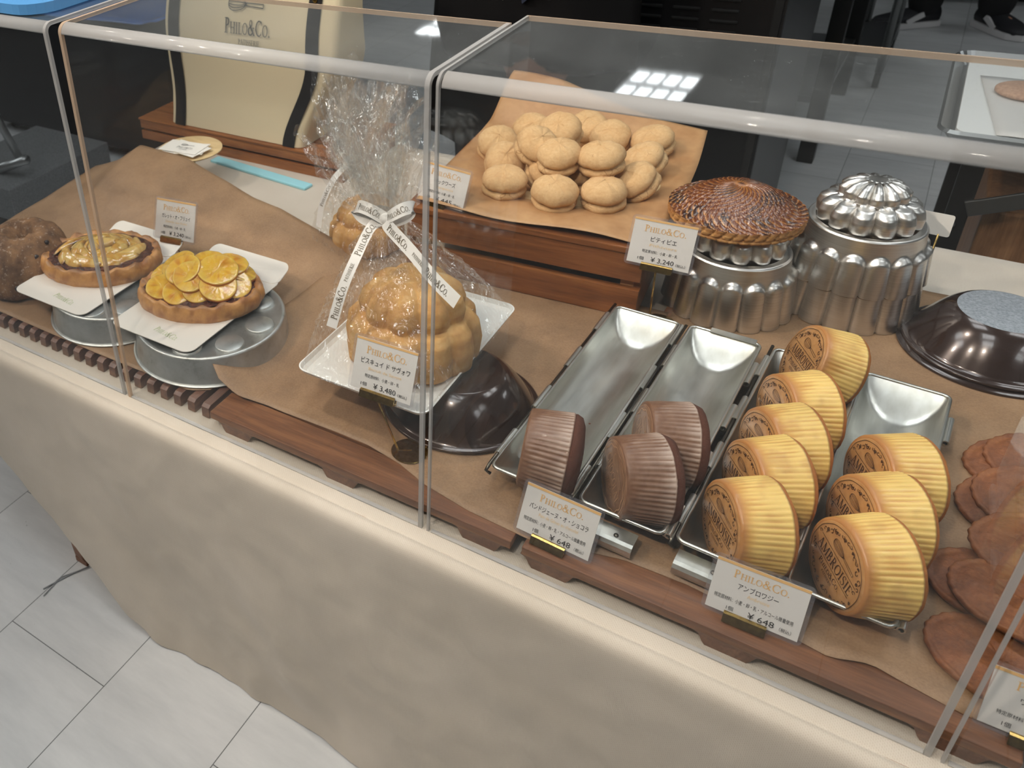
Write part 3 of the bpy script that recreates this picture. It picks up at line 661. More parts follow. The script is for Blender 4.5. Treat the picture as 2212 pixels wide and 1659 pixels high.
# ------------------------------------------------------------------ cup cakes lying on edge in the tins
LEMON = M('yellow_cake', (226, 170, 66), 0.5, Coat_Weight=0.35, Coat_Roughness=0.22, Subsurface_Weight=0.08)
base_in(LEMON, vcol(LEMON)); bump(LEMON, noise_n(LEMON, coords(LEMON), 420, 4, 0.7), 0.3, 0.0008)
LABEL_B = M('brown_cake_label', (196, 138, 78), 0.35, Coat_Weight=0.4, Coat_Roughness=0.15)
_n = noise_n(LABEL_B, coords(LABEL_B), 60, 5, 0.7); base_in(LABEL_B, ramp(LABEL_B, _n, [(0.3, (172, 120, 70)), (0.7, (202, 152, 96))])); bump(LABEL_B, _n, 0.2, 0.001)
CHOC_P = M('brown_paper_case', (150, 110, 88), 0.5, Coat_Weight=0.15)
base_in(CHOC_P, mixrgb(CHOC_P, 0.35, vcol(CHOC_P), ramp(CHOC_P, noise_n(CHOC_P, coords(CHOC_P), 90, 5, 0.7), [(0.3, (92, 58, 40)), (0.7, (164, 130, 106))]))); bump(CHOC_P, noise_n(CHOC_P, coords(CHOC_P), 140, 4, 0.6), 0.25, 0.0012)
CRUMB = M('chocolate_sponge', (86, 48, 32), 0.9); bump(CRUMB, noise_n(CRUMB, coords(CRUMB), 300, 4, 0.7), 0.6, 0.002)
LABEL_C = M('chocolate_label', (150, 106, 78), 0.4, Coat_Weight=0.3, Coat_Roughness=0.2)
_n = noise_n(LABEL_C, coords(LABEL_C), 70, 5, 0.7); base_in(LABEL_C, ramp(LABEL_C, _n, [(0.3, (118, 82, 58)), (0.7, (160, 122, 94))]))
MR0, MR1, MH, NP = 0.0435, 0.0485, 0.046, 54
def cake_body(seed, choc):
    bm = NB(); n = NP * 4
    prof = [(MR0 - 0.0035, 0.0), (MR0 - 0.0008, -0.0006), (MR0, -0.0025)] + [(lerp(MR0, MR1, k / 9), -0.0025 - (MH - 0.0045) * k / 9) for k in range(1, 10)]
    prof += [(MR1 + 0.0004, -MH + 0.001), (MR1 - 0.0004, -MH - 0.0005)]
    def f(i, th):
        k = max(0.0, min(1.0, -prof[i][1] / MH)); ph = NP * (th + 0.03 * nz(th * 3, seed)) ; w = abs(math.sin(ph / 2))
        a = (0.0016 if choc else 0.0011) * ss(0.02, 0.35, k) * (1.0 if i < len(prof) - 2 else 0.5)
        return (a * (w ** 0.7 - 0.6) + 0.0008 * nz(3 * math.cos(th), 3 * math.sin(th), seed + k * 2), 0.0)
    lathe(bm, prof, n, f)
    return bm
def stamp_polys(choc):
    o = []
    ring = lambda r, wd, wob=0.0, nn=90: _quads([((r + wob * math.sin(12 * 2 * math.pi * k / nn)) * math.cos(2 * math.pi * k / nn), (r + wob * math.sin(12 * 2 * math.pi * k / nn)) * math.sin(2 * math.pi * k / nn)) for k in range(nn + 1)], wd)
    if choc:
        o += ring(0.0385, 0.0006) + ring(0.0345, 0.0012, 0.0011)
        o += [[(x, y + 0.001) for x, y in q] for q in serif('CHOCOLAT', 0.0135, 0.054)]
        o += _quads([(-0.029, 0.0115), (0.024, 0.0115)], 0.0007) + _quads([(-0.026, -0.0085), (0.028, -0.0085)], 0.0007)
        o += [[(x, y + 0.018) for x, y in q] for q in whisk(0.038, 0.011, 0.0006)]
        o += [[(x, y - 0.0145) for x, y in q] for q in serif('Philo&Co.', 0.0075, 0.036)] + [[(x, y - 0.022) for x, y in q] for q in serif('PATISSERIE', 0.004, 0.022)]
        return o
    o += ring(0.0375, 0.0006, 0.0002)
    rnd = random.Random(4)
    for k in range(44):
        a = 2 * math.pi * k / 44 + rnd.uniform(-0.05, 0.05); r = 0.0325 + rnd.uniform(-0.002, 0.0016)
        if abs(math.sin(a)) < 0.12: continue
        q = rnd.uniform(0, 360); s = rnd.uniform(0.0016, 0.0031)
        P = [(r * math.cos(a) + s * (1 - 0.55 * j / 12) * math.cos(R(q + 24 * j)), r * math.sin(a) + s * (1 - 0.55 * j / 12) * math.sin(R(q + 24 * j))) for j in range(13)]
        o += _quads(P, [0.0003 + 0.0007 * abs(math.sin(j * 0.7)) for j in range(13)])
        if k % 3 == 0: o += _quads([(r * math.cos(a) - 0.001, r * math.sin(a)), (r * math.cos(a) + 0.0012, r * math.sin(a) + 0.0006)], 0.0018)
    o += [[(x, y + 0.0005) for x, y in q] for q in serif('AMBROISIE', 0.0112, 0.058)]
    o += _quads([(-0.030, 0.0088), (0.030, 0.0088)], 0.0006) + _quads([(-0.031, -0.0072), (0.029, -0.0072)], 0.0006)
    ca, sa = math.cos(R(-7)), math.sin(R(-7))
    o += [[(x * ca - y * sa + 0.003, x * sa + y * ca + 0.0165) for x, y in q] for q in whisk(0.036, 0.0095, 0.0005)]
    o += [[(x, y - 0.0128) for x, y in q] for q in serif('Philo&Co.', 0.0062, 0.036)] + [[(x, y - 0.0195) for x, y in q] for q in serif('PATISSERIE', 0.0031, 0.018)]
    return o
_YEL, _OR, _BR, _DK = S2L((242, 204, 120)), S2L((208, 152, 76)), S2L((184, 126, 70)), S2L((146, 88, 46))
def lemon_col(seed):
    def f(co):
        k = max(0.0, min(1.0, -co.z / MH)); th = math.atan2(co.y, co.x); r = math.hypot(co.x, co.y)
        exp = lerp(MR0, MR1, k); d = (r - exp) / 0.0011
        c = mixc(_OR, _YEL, ss(-0.75, 0.25, d) * ss(0.05, 0.34, k))
        c = mixc(c, _BR, max(ss(0.2, 0.02, k), 0.35 * ss(0.1, 0.5, fbm(th * 1.3, k * 2, seed))))
        return mixc(c, _DK, 0.75 * ss(0.955, 1.0, k))
    return f
def choc_col(seed):
    a, b = S2L((108, 70, 44)), S2L((206, 186, 172))
    def f(co):
        k = max(0.0, min(1.0, -co.z / MH)); r = math.hypot(co.x, co.y); d = (r - lerp(MR0, MR1, k)) / 0.0016
        return mixc(a, b, ss(-0.1, 0.45, d) * (0.30 + 0.7 * ss(0.6, 1.0, k)) * ss(0.05, 0.3, k))
    return f
def cup_cake(Cc, az, el, ang, choc, label, group, seed):
    az, el = R(az), R(el)
    n = Vector((math.cos(el) * math.cos(az), math.cos(el) * math.sin(az), math.sin(el))); a = Vector((-math.sin(az), math.cos(az), 0)); b = n.cross(a)
    x = a * math.cos(R(ang)) + b * math.sin(R(ang)); y = n.cross(x)
    t = thing('chocolate_cup_cake' if choc else 'yellow_cup_cake', label, 'cake', group=group)
    t.matrix_world = Matrix(((x.x, y.x, n.x, Cc[0]), (x.y, y.y, n.y, Cc[1]), (x.z, y.z, n.z, Cc[2] + T), (0, 0, 0, 1)))
    o = obj('paper_case' if choc else 'sponge', cake_body(seed, choc), CHOC_P if choc else LEMON, t, True); paint(o, choc_col(seed) if choc else lemon_col(seed))
    bm = NB(); lathe(bm, [(MR1 - 0.0016, -MH + 0.001), (MR1 - 0.0008, -MH - 0.003), (MR1 - 0.003, -MH - (0.009 if choc else 0.005)), (MR1 - 0.012, -MH - (0.013 if choc else 0.008)), (0.016, -MH - (0.0155 if choc else 0.0098)), (0.0005, -MH - (0.016 if choc else 0.010))], 60, lambda i, th: (0.0012 * fbm(th * 2.5, i, seed), 0.0006 * fbm(th * 3, i * 2, seed)), close1=True)
    bmesh.ops.reverse_faces(bm, faces=bm.faces[:]); obj('crumb_top', bm, CRUMB if choc else M('browned_crust', (170, 104, 52), 0.8) if not hasattr(cup_cake, 'cr') else cup_cake.cr, t)
    bm = NB(); lathe(bm, [(0.0005, 0.0007), (0.02, 0.0007), (MR0 - 0.004, 0.0005), (MR0 - 0.0032, -0.0002)], 64, lambda i, th: (0, 0.0004 * nz(th * 2, i, seed) if i > 0 else 0)); bmesh.ops.reverse_faces(bm, faces=bm.faces[:])
    obj('label_disc', bm, LABEL_C if choc else LABEL_B, t)
    bm = NB(); put(bm, stamp_polys(choc), lambda u, v: (u, v, 0.00125)); obj('stamp', bm, STAMP_L if choc else STAMP, t, False)
    return t
cup_cake.cr = M('browned_crust', (176, 110, 54), 0.8); bump(cup_cake.cr, noise_n(cup_cake.cr, coords(cup_cake.cr), 260, 4, 0.7), 0.5, 0.0015)
gy = 'yellow cup cakes standing in the baking tins'; gc = 'chocolate cup cakes in the baking tins'
for i, (c, az, el, ang, lb) in enumerate([
    ((0.8305, 0.0955, 0.0785), 215, 5, -8, 'yellow cup cake at the front of the right-hand tin, its whole round stamp showing'),
    ((0.8345, 0.1645, 0.0785), 213, 6, -4, 'yellow cup cake second from the front in the right-hand tin'),
    ((0.8390, 0.2350, 0.0785), 211, 6, -2, 'yellow cup cake at the back of the three in the right-hand tin'),
    ((0.7330, 0.0930, 0.0785), 213, 4, 4, 'yellow cup cake at the front of the third tin, just behind the price card'),
    ((0.7372, 0.1645, 0.0785), 215, 4, 2, 'yellow cup cake second from the front in the row of five'),
    ((0.7410, 0.2275, 0.0785), 216, 4, 4, 'yellow cup cake in the middle of the row of five'),
    ((0.7440, 0.2990, 0.0785), 214, 5, 0, 'yellow cup cake fourth from the front in the row of five'),
    ((0.7510, 0.4120, 0.0850), 204, 22, 6, 'yellow cup cake tipped back at the rear of the row of five')]):
    cup_cake(c, az, el, ang, False, lb, gy, 1.7 * i)
for i, (c, az, el, ang, lb) in enumerate([
    ((0.5300, 0.1010, 0.0785), 194, 4, -20, 'chocolate cup cake alone in the leftmost tin'),
    ((0.6275, 0.1032, 0.0785), 212, 4, -26, 'chocolate cup cake at the front of the second tin, round stamp showing'),
    ((0.6345, 0.1755, 0.0790), 206, 6, -20, 'chocolate cup cake behind the front one in the second tin')]):
    cup_cake(c, az, el, ang, True, lb, gc, 20 + 2.3 * i)

# ------------------------------------------------------------------ price cards
def card(label, key, bl, rot, w, h, lean, lines, stand=None, clipw=0.036, clipx=0.5):
    t = thing('price_card', label, 'price card', group='printed price cards with brass holders')
    base = Vector((bl[0] + math.cos(R(rot)) * w / 2, bl[1] + math.sin(R(rot)) * w / 2, bl[2] + T))
    mw = Matrix.Translation(base) @ Matrix.Rotation(R(rot), 4, 'Z') @ Matrix.Rotation(-lean, 4, 'X'); t.matrix_world = mw
    mg = 0.0035
    bm = NB(); box(bm, (0, 0.0006, h / 2), (w - 2 * mg, 0.0006, h - 2 * mg)); obj('sheet', bm, CARD, t, False)
    bm = NB(); prism(bm, rrect(-w / 2, 0, w / 2, h, 0.005), 0.0, 0.0013, lambda a, b, z: (a, z, b)); obj('laminate', bm, LAMINATE, t, False)
    mp = lambda u, v: (u, -0.00025, v)
    bm = NB(); put(bm, [[(-w / 2 + mg, h - mg), (-w / 2 + mg, h - mg - 0.0028), (w / 2 - mg, h - mg - 0.0028), (w / 2 - mg, h - mg)]], mp); obj('gold_stripe', bm, GOLD_INK, t, False)
    bm = NB(); bk = NB(); sb = NB()
    for kind, txt, y, sz, wd, dx in lines:
        if kind == 'logo': put(bm, serif(txt, sz * h, wd * w), mp, dx * w, y * h)
        elif kind == 'sub': put(sb, sans(txt, sz * h, wd * w if wd else None), mp, dx * w, y * h)
        else: put(bk, sans(txt, sz * h, wd * w if wd else None), mp, dx * w, y * h)
    obj('logo', bm, GOLD_INK, t, False); obj('print', bk, BLACK_INK, t, False)
    if len(sb.verts): obj('subtitle', sb, GOLD_INK2, t, False)
    bm = NB(); cx = (clipx - 0.5) * w; ch = 0.0105
    sec = [(-0.0045, 0.0 - 0.004), (0.0055, -0.004), (0.0055, ch - 0.003), (0.0035, ch - 0.002), (0.0025, ch - 0.0035), (0.0025, -0.001), (-0.0012, -0.001), (-0.0012, ch - 0.004), (-0.0025, ch - 0.0045), (-0.0045, ch - 0.006)]
    prism(bm, sec, -clipw / 2, clipw / 2, lambda a, b, z: (cx + z, a, b)); obj('clip', bm, BRASS, t, False)
    if stand:
        inv = mw.inverted(); top = Vector((cx, 0.001, -0.004)); b0 = inv @ Vector((stand[0], stand[1], stand[2] + T + 0.001))
        bm = NB(); tube(bm, [top, lerp(top, b0, 0.5), b0], 0.0013, 8); obj('stem', bm, BRASS, t)
        bm = NB(); lathe(bm, [(0.0215, 0.0), (0.022, 0.0006), (0.0215, 0.0012), (0.0005, 0.0012)], 40, close0=True); bmesh.ops.translate(bm, verts=bm.verts[:], vec=(0.012, 0.006, 0))
        box(bm, (0.006, 0.004, 0.0016), (0.018, 0.0018, 0.0012), Matrix.Rotation(0.6, 4, 'Z'))
        bmesh.ops.transform(bm, matrix=inv @ Matrix.Translation((stand[0], stand[1], stand[2] + T)), verts=bm.verts[:]); obj('stand_base', bm, BRASS, t, True, angle=40)
    return t
def small(key, jw, dx=0.0, one=True):
    p = PRICE[key]
    L = [('logo', 'Philo&Co.', 0.765, 0.13, 0.62, 0.02), ('ink', JP[key], 0.525, 0.115, jw, 0.02), ('sub', SUB[key], 0.42, 0.075, min(0.5, 0.04 * len(SUB[key])), 0.03), ('ink', ALG, 0.29, 0.07, 0.52, 0.0), ('ink', p, 0.125, 0.13, 0.34, 0.06), ('ink', '（税込）', 0.125, 0.06, 0.14, 0.33)]
    if one: L.append(('ink', '1個', 0.135, 0.075, 0.09, -0.26))
    return L
def wide(key, jw, sw):
    return [('logo', 'Philo&Co.', 0.765, 0.135, 0.56, 0.01), ('ink', JP[key], 0.53, 0.115, jw, 0.0), ('sub', SUB[key], 0.43, 0.085, sw, 0.02), ('ink', ALG2, 0.285, 0.08, 0.78, -0.01), ('ink', '1個', 0.135, 0.08, 0.07, -0.22), ('ink', PRICE[key], 0.12, 0.14, 0.26, 0.09), ('ink', '（税込）', 0.125, 0.07, 0.115, 0.33)]
card('price card for ¥3,240 standing on a brass stem behind the two fruit tarts', 'gal', (-0.185, 0.268, 0.08), 8.2, 0.0838, 0.071, 0.35, small('gal', 0.66), (-0.105, 0.272, 0.0225 + 0.02), 0.04, 0.45)
card('price card for ¥3,480 on a brass stem in front of the wrapped cake', 'bis', (0.3215, 0.068, 0.1), 2.0, 0.0857, 0.0705, 0.35, small('bis', 0.74), (0.388, 0.073, 0.0265), 0.045, 0.48)
card('price card for ¥445 on the dark crate beside the round biscuits', 'dac', (0.189, 0.487, 0.1385), -8.1, 0.090, 0.067, 0.35, small('dac', 0.42), None, 0.038, 0.42)
card('price card for ¥3,240 on a brass stem in front of the glazed scored pastry', 'pit', (0.516, 0.476, 0.1205), 2.4, 0.086, 0.069, 0.35, small('pit', 0.38), (0.5585, 0.490, 0.0265), 0.040, 0.5)
card('price card for ¥648 leaning on the front slat below the chocolate cakes', 'pain', (0.5512, 0.0268, 0.0285), -3.3, 0.0848, 0.0605, 0.42, wide('pain', 0.74, 0.5), None, 0.036, 0.47)
card('price card for ¥648 on the front slat below the yellow cakes', 'amb', (0.7376, 0.030, 0.0285), 0.5, 0.0845, 0.0575, 0.45, wide('amb', 0.40, 0.22), None, 0.036, 0.45)
card('price card half cut off at the lower right corner, before the waffle biscuits', 'last', (0.946, 0.028, 0.0295), 0.9, 0.0845, 0.058, 0.42, [('logo', 'Philo&Co.', 0.765, 0.135, 0.56, 0.01), ('ink', JP['last'], 0.53, 0.115, 0.06, -0.18), ('ink', ALG, 0.285, 0.07, 0.5, -0.10), ('ink', '1個', 0.135, 0.08, 0.07, -0.25)], None, 0.036, 0.5)
bm = NB(); prism(bm, rrect(-0.03, 0, 0.012, 0.03, 0.003), 0, 0.001, lambda a, b, z: (a, z, b))
_b = tag(obj('blank_card', bm, CARD, None, False), 'white back of a small card behind the tall fluted mould', 'card'); _b.matrix_world = Matrix.Translation((0.853, 0.72, 0.132 + T)) @ Matrix.Rotation(R(-4), 4, 'Z') @ Matrix.Rotation(-0.25, 4, 'X')
bm = NB(); tube(bm, [(0, 0.001, 0.002), (0.0, 0.0, -0.105)], 0.0014, 8); _s1 = obj('stem', bm, BRASS, _b); bm = NB(); lathe(bm, [(0.014, -0.1065), (0.014, -0.105), (0.0005, -0.105)], 24, close0=True); obj('stand_base', bm, BRASS, _b)

# ------------------------------------------------------------------ fluted aluminium moulds
def skirt_r(th, z, Rc, zt, A, N=16):
    ph = (N * th / (2 * math.pi)) % 1.0 * 2 - 1.0
    q = math.sqrt(max(0.0, 1 - (ph * 1.03) ** 2)); top = zt - 0.016 * (1 - q)
    return Rc + A * (q ** 0.8) * ss(top + 0.0015, top - 0.006, z)
def lobe(th, N, ph0, p=0.75):
    ph = ((N * th / (2 * math.pi)) + ph0) % 1.0 * 2 - 1.0
    return max(0.0, 1 - ph * ph) ** p
def mould(name, label, loc, Rr, ledge, crown, low, rotz=0.0, skirt_only=False, group='fluted aluminium moulds'):
    t = thing(name, label, 'mould', loc, rotz, group)
    N, n = 16, 288
    Rc0, A = Rr - 0.008, 0.0085
    zt = ledge - 0.022 if not skirt_only else ledge + 0.05
    taper = lambda z: Rc0 - 0.10 * z * (Rr / 0.085)
    rows = [(taper(z), z, 'S') for z in [0.0] + [ledge * k / 30 for k in range(1, 30)]]
    if not skirt_only:
        rl = taper(ledge); rt = rl * 0.86
        rows += [(rl, ledge - 0.003, 0), (rl - 0.0008, ledge - 0.0008, 0), (rl - 0.0025, ledge, 0), (rt + 0.004, ledge - 0.0012, 0), (rt, ledge - 0.0005, 0)]
    bm = NB(); rings = []
    for r, z, k in rows:
        rings.append([bm.verts.new((rr * math.cos(th), rr * math.sin(th), z)) for th in [2 * math.pi * i / n for i in range(n)] for rr in [skirt_r(th, z, r, zt, A, N) if k == 'S' else r]])
    for a, b in zip(rings, rings[1:]):
        for i in range(n): bm.faces.new((a[i], a[(i + 1) % n], b[(i + 1) % n], b[i]))
    o = obj('fluted_skirt', bm, ALU, t, True, angle=70)
    if skirt_only: return t
    bm = NB(); NL = 12
    hA = crown[0]; rows = [(rt - 0.0105, 0.0, 0.006, 0), (rt - 0.0085, 0.06 * hA, 0.009, 0), (rt - 0.009, 0.45 * hA, 0.0105, 0), (rt - 0.012, 0.75 * hA, 0.0105, 0), (rt - 0.017, 0.93 * hA, 0.0085, 0), (rt - 0.023, 1.0 * hA, 0.004, 0)]
    if low: rows += [(rt - 0.03, 1.0 * hA, 0.0, 0), (0.001, hA, 0, 0)]
    else:
        hB = crown[1]; r2 = rt - 0.023
        rows += [(r2 - 0.003, hA + 0.001, 0.006, .5), (r2 - 0.005, hA + 0.35 * hB, 0.0085, .5), (r2 - 0.012, hA + 0.68 * hB, 0.008, .5), (r2 - 0.021, hA + 0.88 * hB, 0.0065, .5), (r2 - 0.031, hA + 0.98 * hB, 0.004, .5), (0.0145, hA + hB, 0.0015, .5), (0.0125, hA + hB - 0.001, 0, .5), (0.0115, hA + hB + 0.0006, 0, .5), (0.006, hA + hB + 0.001, 0, .5), (0.0005, hA + hB + 0.001, 0, .5)]
    # smooth interpolation of the profile
    fine = []
    for a, b in zip(rows, rows[1:]):
        for k in range(4): fine.append(tuple(lerp(p, q, k / 4) for p, q in zip(a[:3], b[:3])) + (a[3] if a[3] == b[3] else b[3],))
    fine.append(rows[-1])
    def f(i, th):
        L = lobe(th, NL, fine[i][3]); return (fine[i][2] * L * 1.15, 0.35 * fine[i][2] * L if fine[i][3] else 0.0)
    lathe(bm, [(r, z + ledge - 0.0005) for r, z, a, p in fine], n, f, close1=True)
    obj('lobed_crown', bm, ALU, t, True, angle=70); return t
mould('fluted_mould', 'shiny fluted mould holding up the glazed scored pastry', (0.634, 0.600, 0.0265), 0.086, 0.092, (0.034, 0.02), True)
mould('fluted_mould', 'tall upturned fluted aluminium mould with lobed crown at the back', (0.771, 0.676, 0.0265 + 0.054), 0.0855, 0.078, (0.034, 0.024), False, 0.2)
mould('fluted_mould', 'fluted rim of the lower mould nested under the tall one', (0.771, 0.676, 0.0265), 0.0875, 0.0535, None, True, 0.2, skirt_only=True)

# ------------------------------------------------------------------ glazed scored pastry
GLAZE_P = M('glazed_puff_pastry', (140, 70, 30), 0.22, Coat_Weight=0.85, Coat_Roughness=0.12)
base_in(GLAZE_P, vcol(GLAZE_P)); bump(GLAZE_P, noise_n(GLAZE_P, coords(GLAZE_P), 170, 4, 0.65), 0.5, 0.002)
PASTRY = M('baked_pastry_side', (206, 150, 88), 0.6)
base_in(PASTRY, mixrgb(PASTRY, 0.35, vcol(PASTRY), ramp(PASTRY, noise_n(PASTRY, coords(PASTRY, (30, 30, 400)), 1.0, 4), [(0.3, (150, 92, 44)), (0.7, (232, 190, 128))]))); bump(PASTRY, noise_n(PASTRY, coords(PASTRY, (40, 40, 520)), 1.0, 4), 0.5, 0.0015)
def pithivier():
    t = thing('glazed_pastry', 'round glazed puff pastry scored in a spiral, resting on an upturned mould', 'pastry', (0.622, 0.610, 0.1545), 0.0)
    Rp, n, nr, NS, NE = 0.0865, 360, 64, 26, 40
    def zt(r): return 0.0215 + 0.031 * max(0.0, 1 - (r / (Rp * 0.86)) ** 2.0) if r < Rp * 0.86 else lerp(0.0215, 0.018, (r - Rp * .86) / (Rp * .14))
    def groove(r, th):
        q = r / Rp
        if q < 0.76:
            ph = (NS * (th + 1.75 * (q / 0.76) ** 1.5) / (2 * math.pi)) % 1.0; d = min(ph, 1 - ph) / NS * 2 * math.pi * max(r, 0.004)
            return ss(0.0013, 0.0004, d) * ss(0.02, 0.1, q) * ss(0.78, 0.74, q)
        ph = (NE * (th - 1.6 * (q - 0.76)) / (2 * math.pi)) % 1.0; d = min(ph, 1 - ph) / NE * 2 * math.pi * r
        return ss(0.0022, 0.0006, d)
    def scal(th):
        ph = (NE * (th - 0.38) / (2 * math.pi)) % 1.0; return -0.0035 * ss(0.16, 0.0, min(ph, 1 - ph)) + 0.001 * nz(th * 7)
    bm = NB(); cols = []
    lig, mid, drk, vdk = S2L((208, 146, 78)), S2L((106, 54, 22)), S2L((74, 36, 18)), S2L((46, 22, 14))
    vs = []
    for j in range(nr + 1):
        q = j / nr; row = []
        for i in range(n):
            th = 2 * math.pi * i / n; r = (Rp + scal(th)) * q; g = groove(Rp * q, th)
            z = zt(Rp * q) - 0.0022 * g + 0.0009 * fbm(math.cos(th) * r * 60, math.sin(th) * r * 60, 1.0)
            row.append(bm.verts.new((r * math.cos(th), r * math.sin(th), z)))
            if j == 0: pass
            b = fbm(math.cos(th) * r * 34, math.sin(th) * r * 34, 4.0, 4)
            c = mixc(mid, drk, ss(-0.1, 0.35, b)); c = mixc(c, vdk, 0.8 * ss(0.25, 0.7, b + 0.2 * ss(0.6, 0.85, q)))
            cols.append(mixc(c, lig, g * 0.9 * (0.85 + 0.15 * b)))
        vs.append(row)
    for a, b in zip(vs[1:], vs[2:]):
        for i in range(n): bm.faces.new((a[i], a[(i + 1) % n], b[(i + 1) % n], b[i]))
    c0 = bm.verts.new((0, 0, zt(0))); cols.append(mid)
    for i in range(n): bm.faces.new((c0, vs[1][i], vs[1][(i + 1) % n]))
    for v in vs[0]: bm.verts.remove(v)
    cols = cols[n:]
    o = obj('glazed_top', bm, GLAZE_P, t); a = o.data.color_attributes.new('Col', 'FLOAT_COLOR', 'POINT')
    for i in range(len(o.data.vertices)): a.data[i].color = cols[i] + (1,)
    bm = NB(); prof = [(Rp, 0.0182), (Rp + 0.0006, 0.0155), (Rp - 0.0012, 0.0125), (Rp + 0.0004, 0.011), (Rp - 0.0016, 0.009), (Rp - 0.0003, 0.0078), (Rp - 0.003, 0.0064), (Rp - 0.001, 0.005), (Rp - 0.0012, 0.002), (Rp - 0.006, 0.0), (0.001, 0.0004)]
    def f(i, th):
        sk = scal(th + 0.14 * (0.017 - prof[i][1]) / 0.017) if i < 7 else 0.5 * scal(th + 0.12) + 0.0012 * nz(th * 9, 2)
        return (sk if i < 10 else 0, 0.0006 * nz(th * 8, i))
    lathe(bm, prof, n, f, close1=True); bmesh.ops.reverse_faces(bm, faces=bm.faces[:])
    o = obj('pastry_side', bm, PASTRY, t)
    d1, d2, d3 = S2L((140, 80, 34)), S2L((212, 158, 92)), S2L((186, 122, 60))
    paint(o, lambda co: mixc(mixc(d2, d3, ss(-0.2, 0.4, fbm(math.atan2(co.y, co.x) * 9, co.z * 200))), d1, 0.7 * ss(0.013, 0.017, co.z) + 0.4 * ss(0.0072, 0.006, abs(co.z - 0.0065) + 0.005)))
    return t
pithivier()

# ------------------------------------------------------------------ dark domed pans
def dome_pan(label, loc, pale, double):
    t = thing('dark_domed_pan', label, 'pan', loc, 0, 'dark non-stick domed pans')
    bm = NB(); lathe(bm, [(0.094, 0.001), (0.0965, 0.0), (0.0985, 0.0012), (0.0985, 0.0034), (0.0965, 0.0046), (0.0935, 0.0048), (0.0912, 0.0058), (0.0885, 0.0098), (0.083, 0.0185), (0.0755, 0.0295), (0.068, 0.0392), (0.061, 0.0468), (0.0545, 0.0522), (0.050, 0.0542)], 96); obj('dome', bm, NONSTICK, t, True, angle=60)
    bm = NB(); lathe(bm, [(0.050, 0.0542), (0.0485, 0.0545), (0.0005, 0.0545)], 96); obj('flat_centre', bm, PAN_TOP if pale else NONSTICK, t)
    if double:
        bm = NB(); lathe(bm, [(0.096, 0.0), (0.1005, -0.004), (0.1022, -0.0042), (0.1022, -0.0062), (0.099, -0.0064), (0.097, -0.005)], 96); obj('lower_rim', bm, NONSTICK, t, True, angle=60)
    return t
dome_pan('dark domed pan upside down under the wrapped cake tray', (0.4115, 0.1935, 0.0262), False, False)
dome_pan('dark domed pan with frosted flat centre at the right edge', (0.9405, 0.635, 0.0325), True, True)

# ------------------------------------------------------------------ round tins under the boards
def ring_tin(label, cx, cy, Rr, zb, zh):
    t = thing('round_cake_tin', label, 'cake tin', (cx, cy, zb), 0, 'upturned round cake tins')
    bm = NB(); lathe(bm, [(Rr + 0.0005, 0.0008), (Rr + 0.0035, 0.0), (Rr + 0.0048, 0.0015), (Rr + 0.0035, 0.0032), (Rr + 0.0005, 0.003), (Rr - 0.0005, 0.0045), (Rr - 0.0035, zh - 0.004), (Rr - 0.0045, zh - 0.0012), (Rr - 0.007, zh), (Rr - 0.010, zh - 0.001), (Rr - 0.014, zh - 0.006), (0.001, zh - 0.0062)], 96, close1=True); obj('body', bm, TIN_OLD, t, True, angle=60)
    for k in range(8):
        a = 2 * math.pi * k / 8 + 0.25; x, y = 0.68 * Rr * math.cos(a), 0.68 * Rr * math.sin(a)
        bm = NB(); lathe(bm, [(0.0215, zh - 0.0062), (0.0205, zh - 0.0035), (0.0195, zh - 0.0028), (0.0005, zh - 0.0028)], 32, close1=True); bmesh.ops.translate(bm, verts=bm.verts[:], vec=(x, y, 0)); obj('cup_base', bm, TIN_OLD, t, True, angle=40)
    return t
ring_tin('upturned round tin under the pear tart, at far left', -0.150, 0.140, 0.104, 0.0222, 0.0445)
ring_tin('upturned round tin under the citrus tart', 0.0375, 0.1475, 0.1135, 0.0222, 0.0445)

# ------------------------------------------------------------------ white boards with fruit tarts
BZ = 0.0675
def board(label, cx, cy, w, l):
    t = thing('cake_board', label, 'cake board', (cx, cy, BZ), 0, 'white cake boards')
    bm = NB(); prism(bm, rrect(-w / 2, -l / 2, w / 2, l / 2 - 0.03, 0.016), 0, 0.0012); obj('base', bm, BOARD, t, False)
    bm = NB(); P = rrect(-w / 2 + 0.001, 0, w / 2 - 0.001, 0.045, 0.014)
    prism(bm, [(x, y) for x, y in P], 0, 0.0012, lambda a, b, z: (a, l / 2 - 0.046 + b, 0.0012 + z + 0.38 * max(0.0, b - 0.012))); obj('back_flap', bm, BOARD, t, False)
    bm = NB(); put(bm, serif('Philo&Co.', 0.0105, 0.048), lambda u, v: (w / 2 - 0.060 + u * 0.985 + v * 0.1, -l / 2 + 0.022 - u * 0.0 + v, 0.0014), 0, 0, -0.12); obj('printed_name', bm, GREEN_INK, t, False)
    return t
board('white cake board under the pear tart', -0.2035, 0.165, 0.158, 0.243)
board('white cake board under the citrus tart', 0.0005, 0.178, 0.154, 0.250)
CRUST = M('golden_tart_crust', (196, 138, 76), 0.5, Coat_Weight=0.25, Coat_Roughness=0.3)
base_in(CRUST, mixrgb(CRUST, 0.3, vcol(CRUST), ramp(CRUST, noise_n(CRUST, coords(CRUST), 110, 5, 0.7), [(0.3, (140, 84, 40)), (0.7, (226, 172, 106))]))); bump(CRUST, noise_n(CRUST, coords(CRUST), 90, 5, 0.65), 0.6, 0.003)
JAM = M('dark_caramelised_filling', (62, 30, 26), 0.12, Coat_Weight=0.8, Coat_Roughness=0.06)
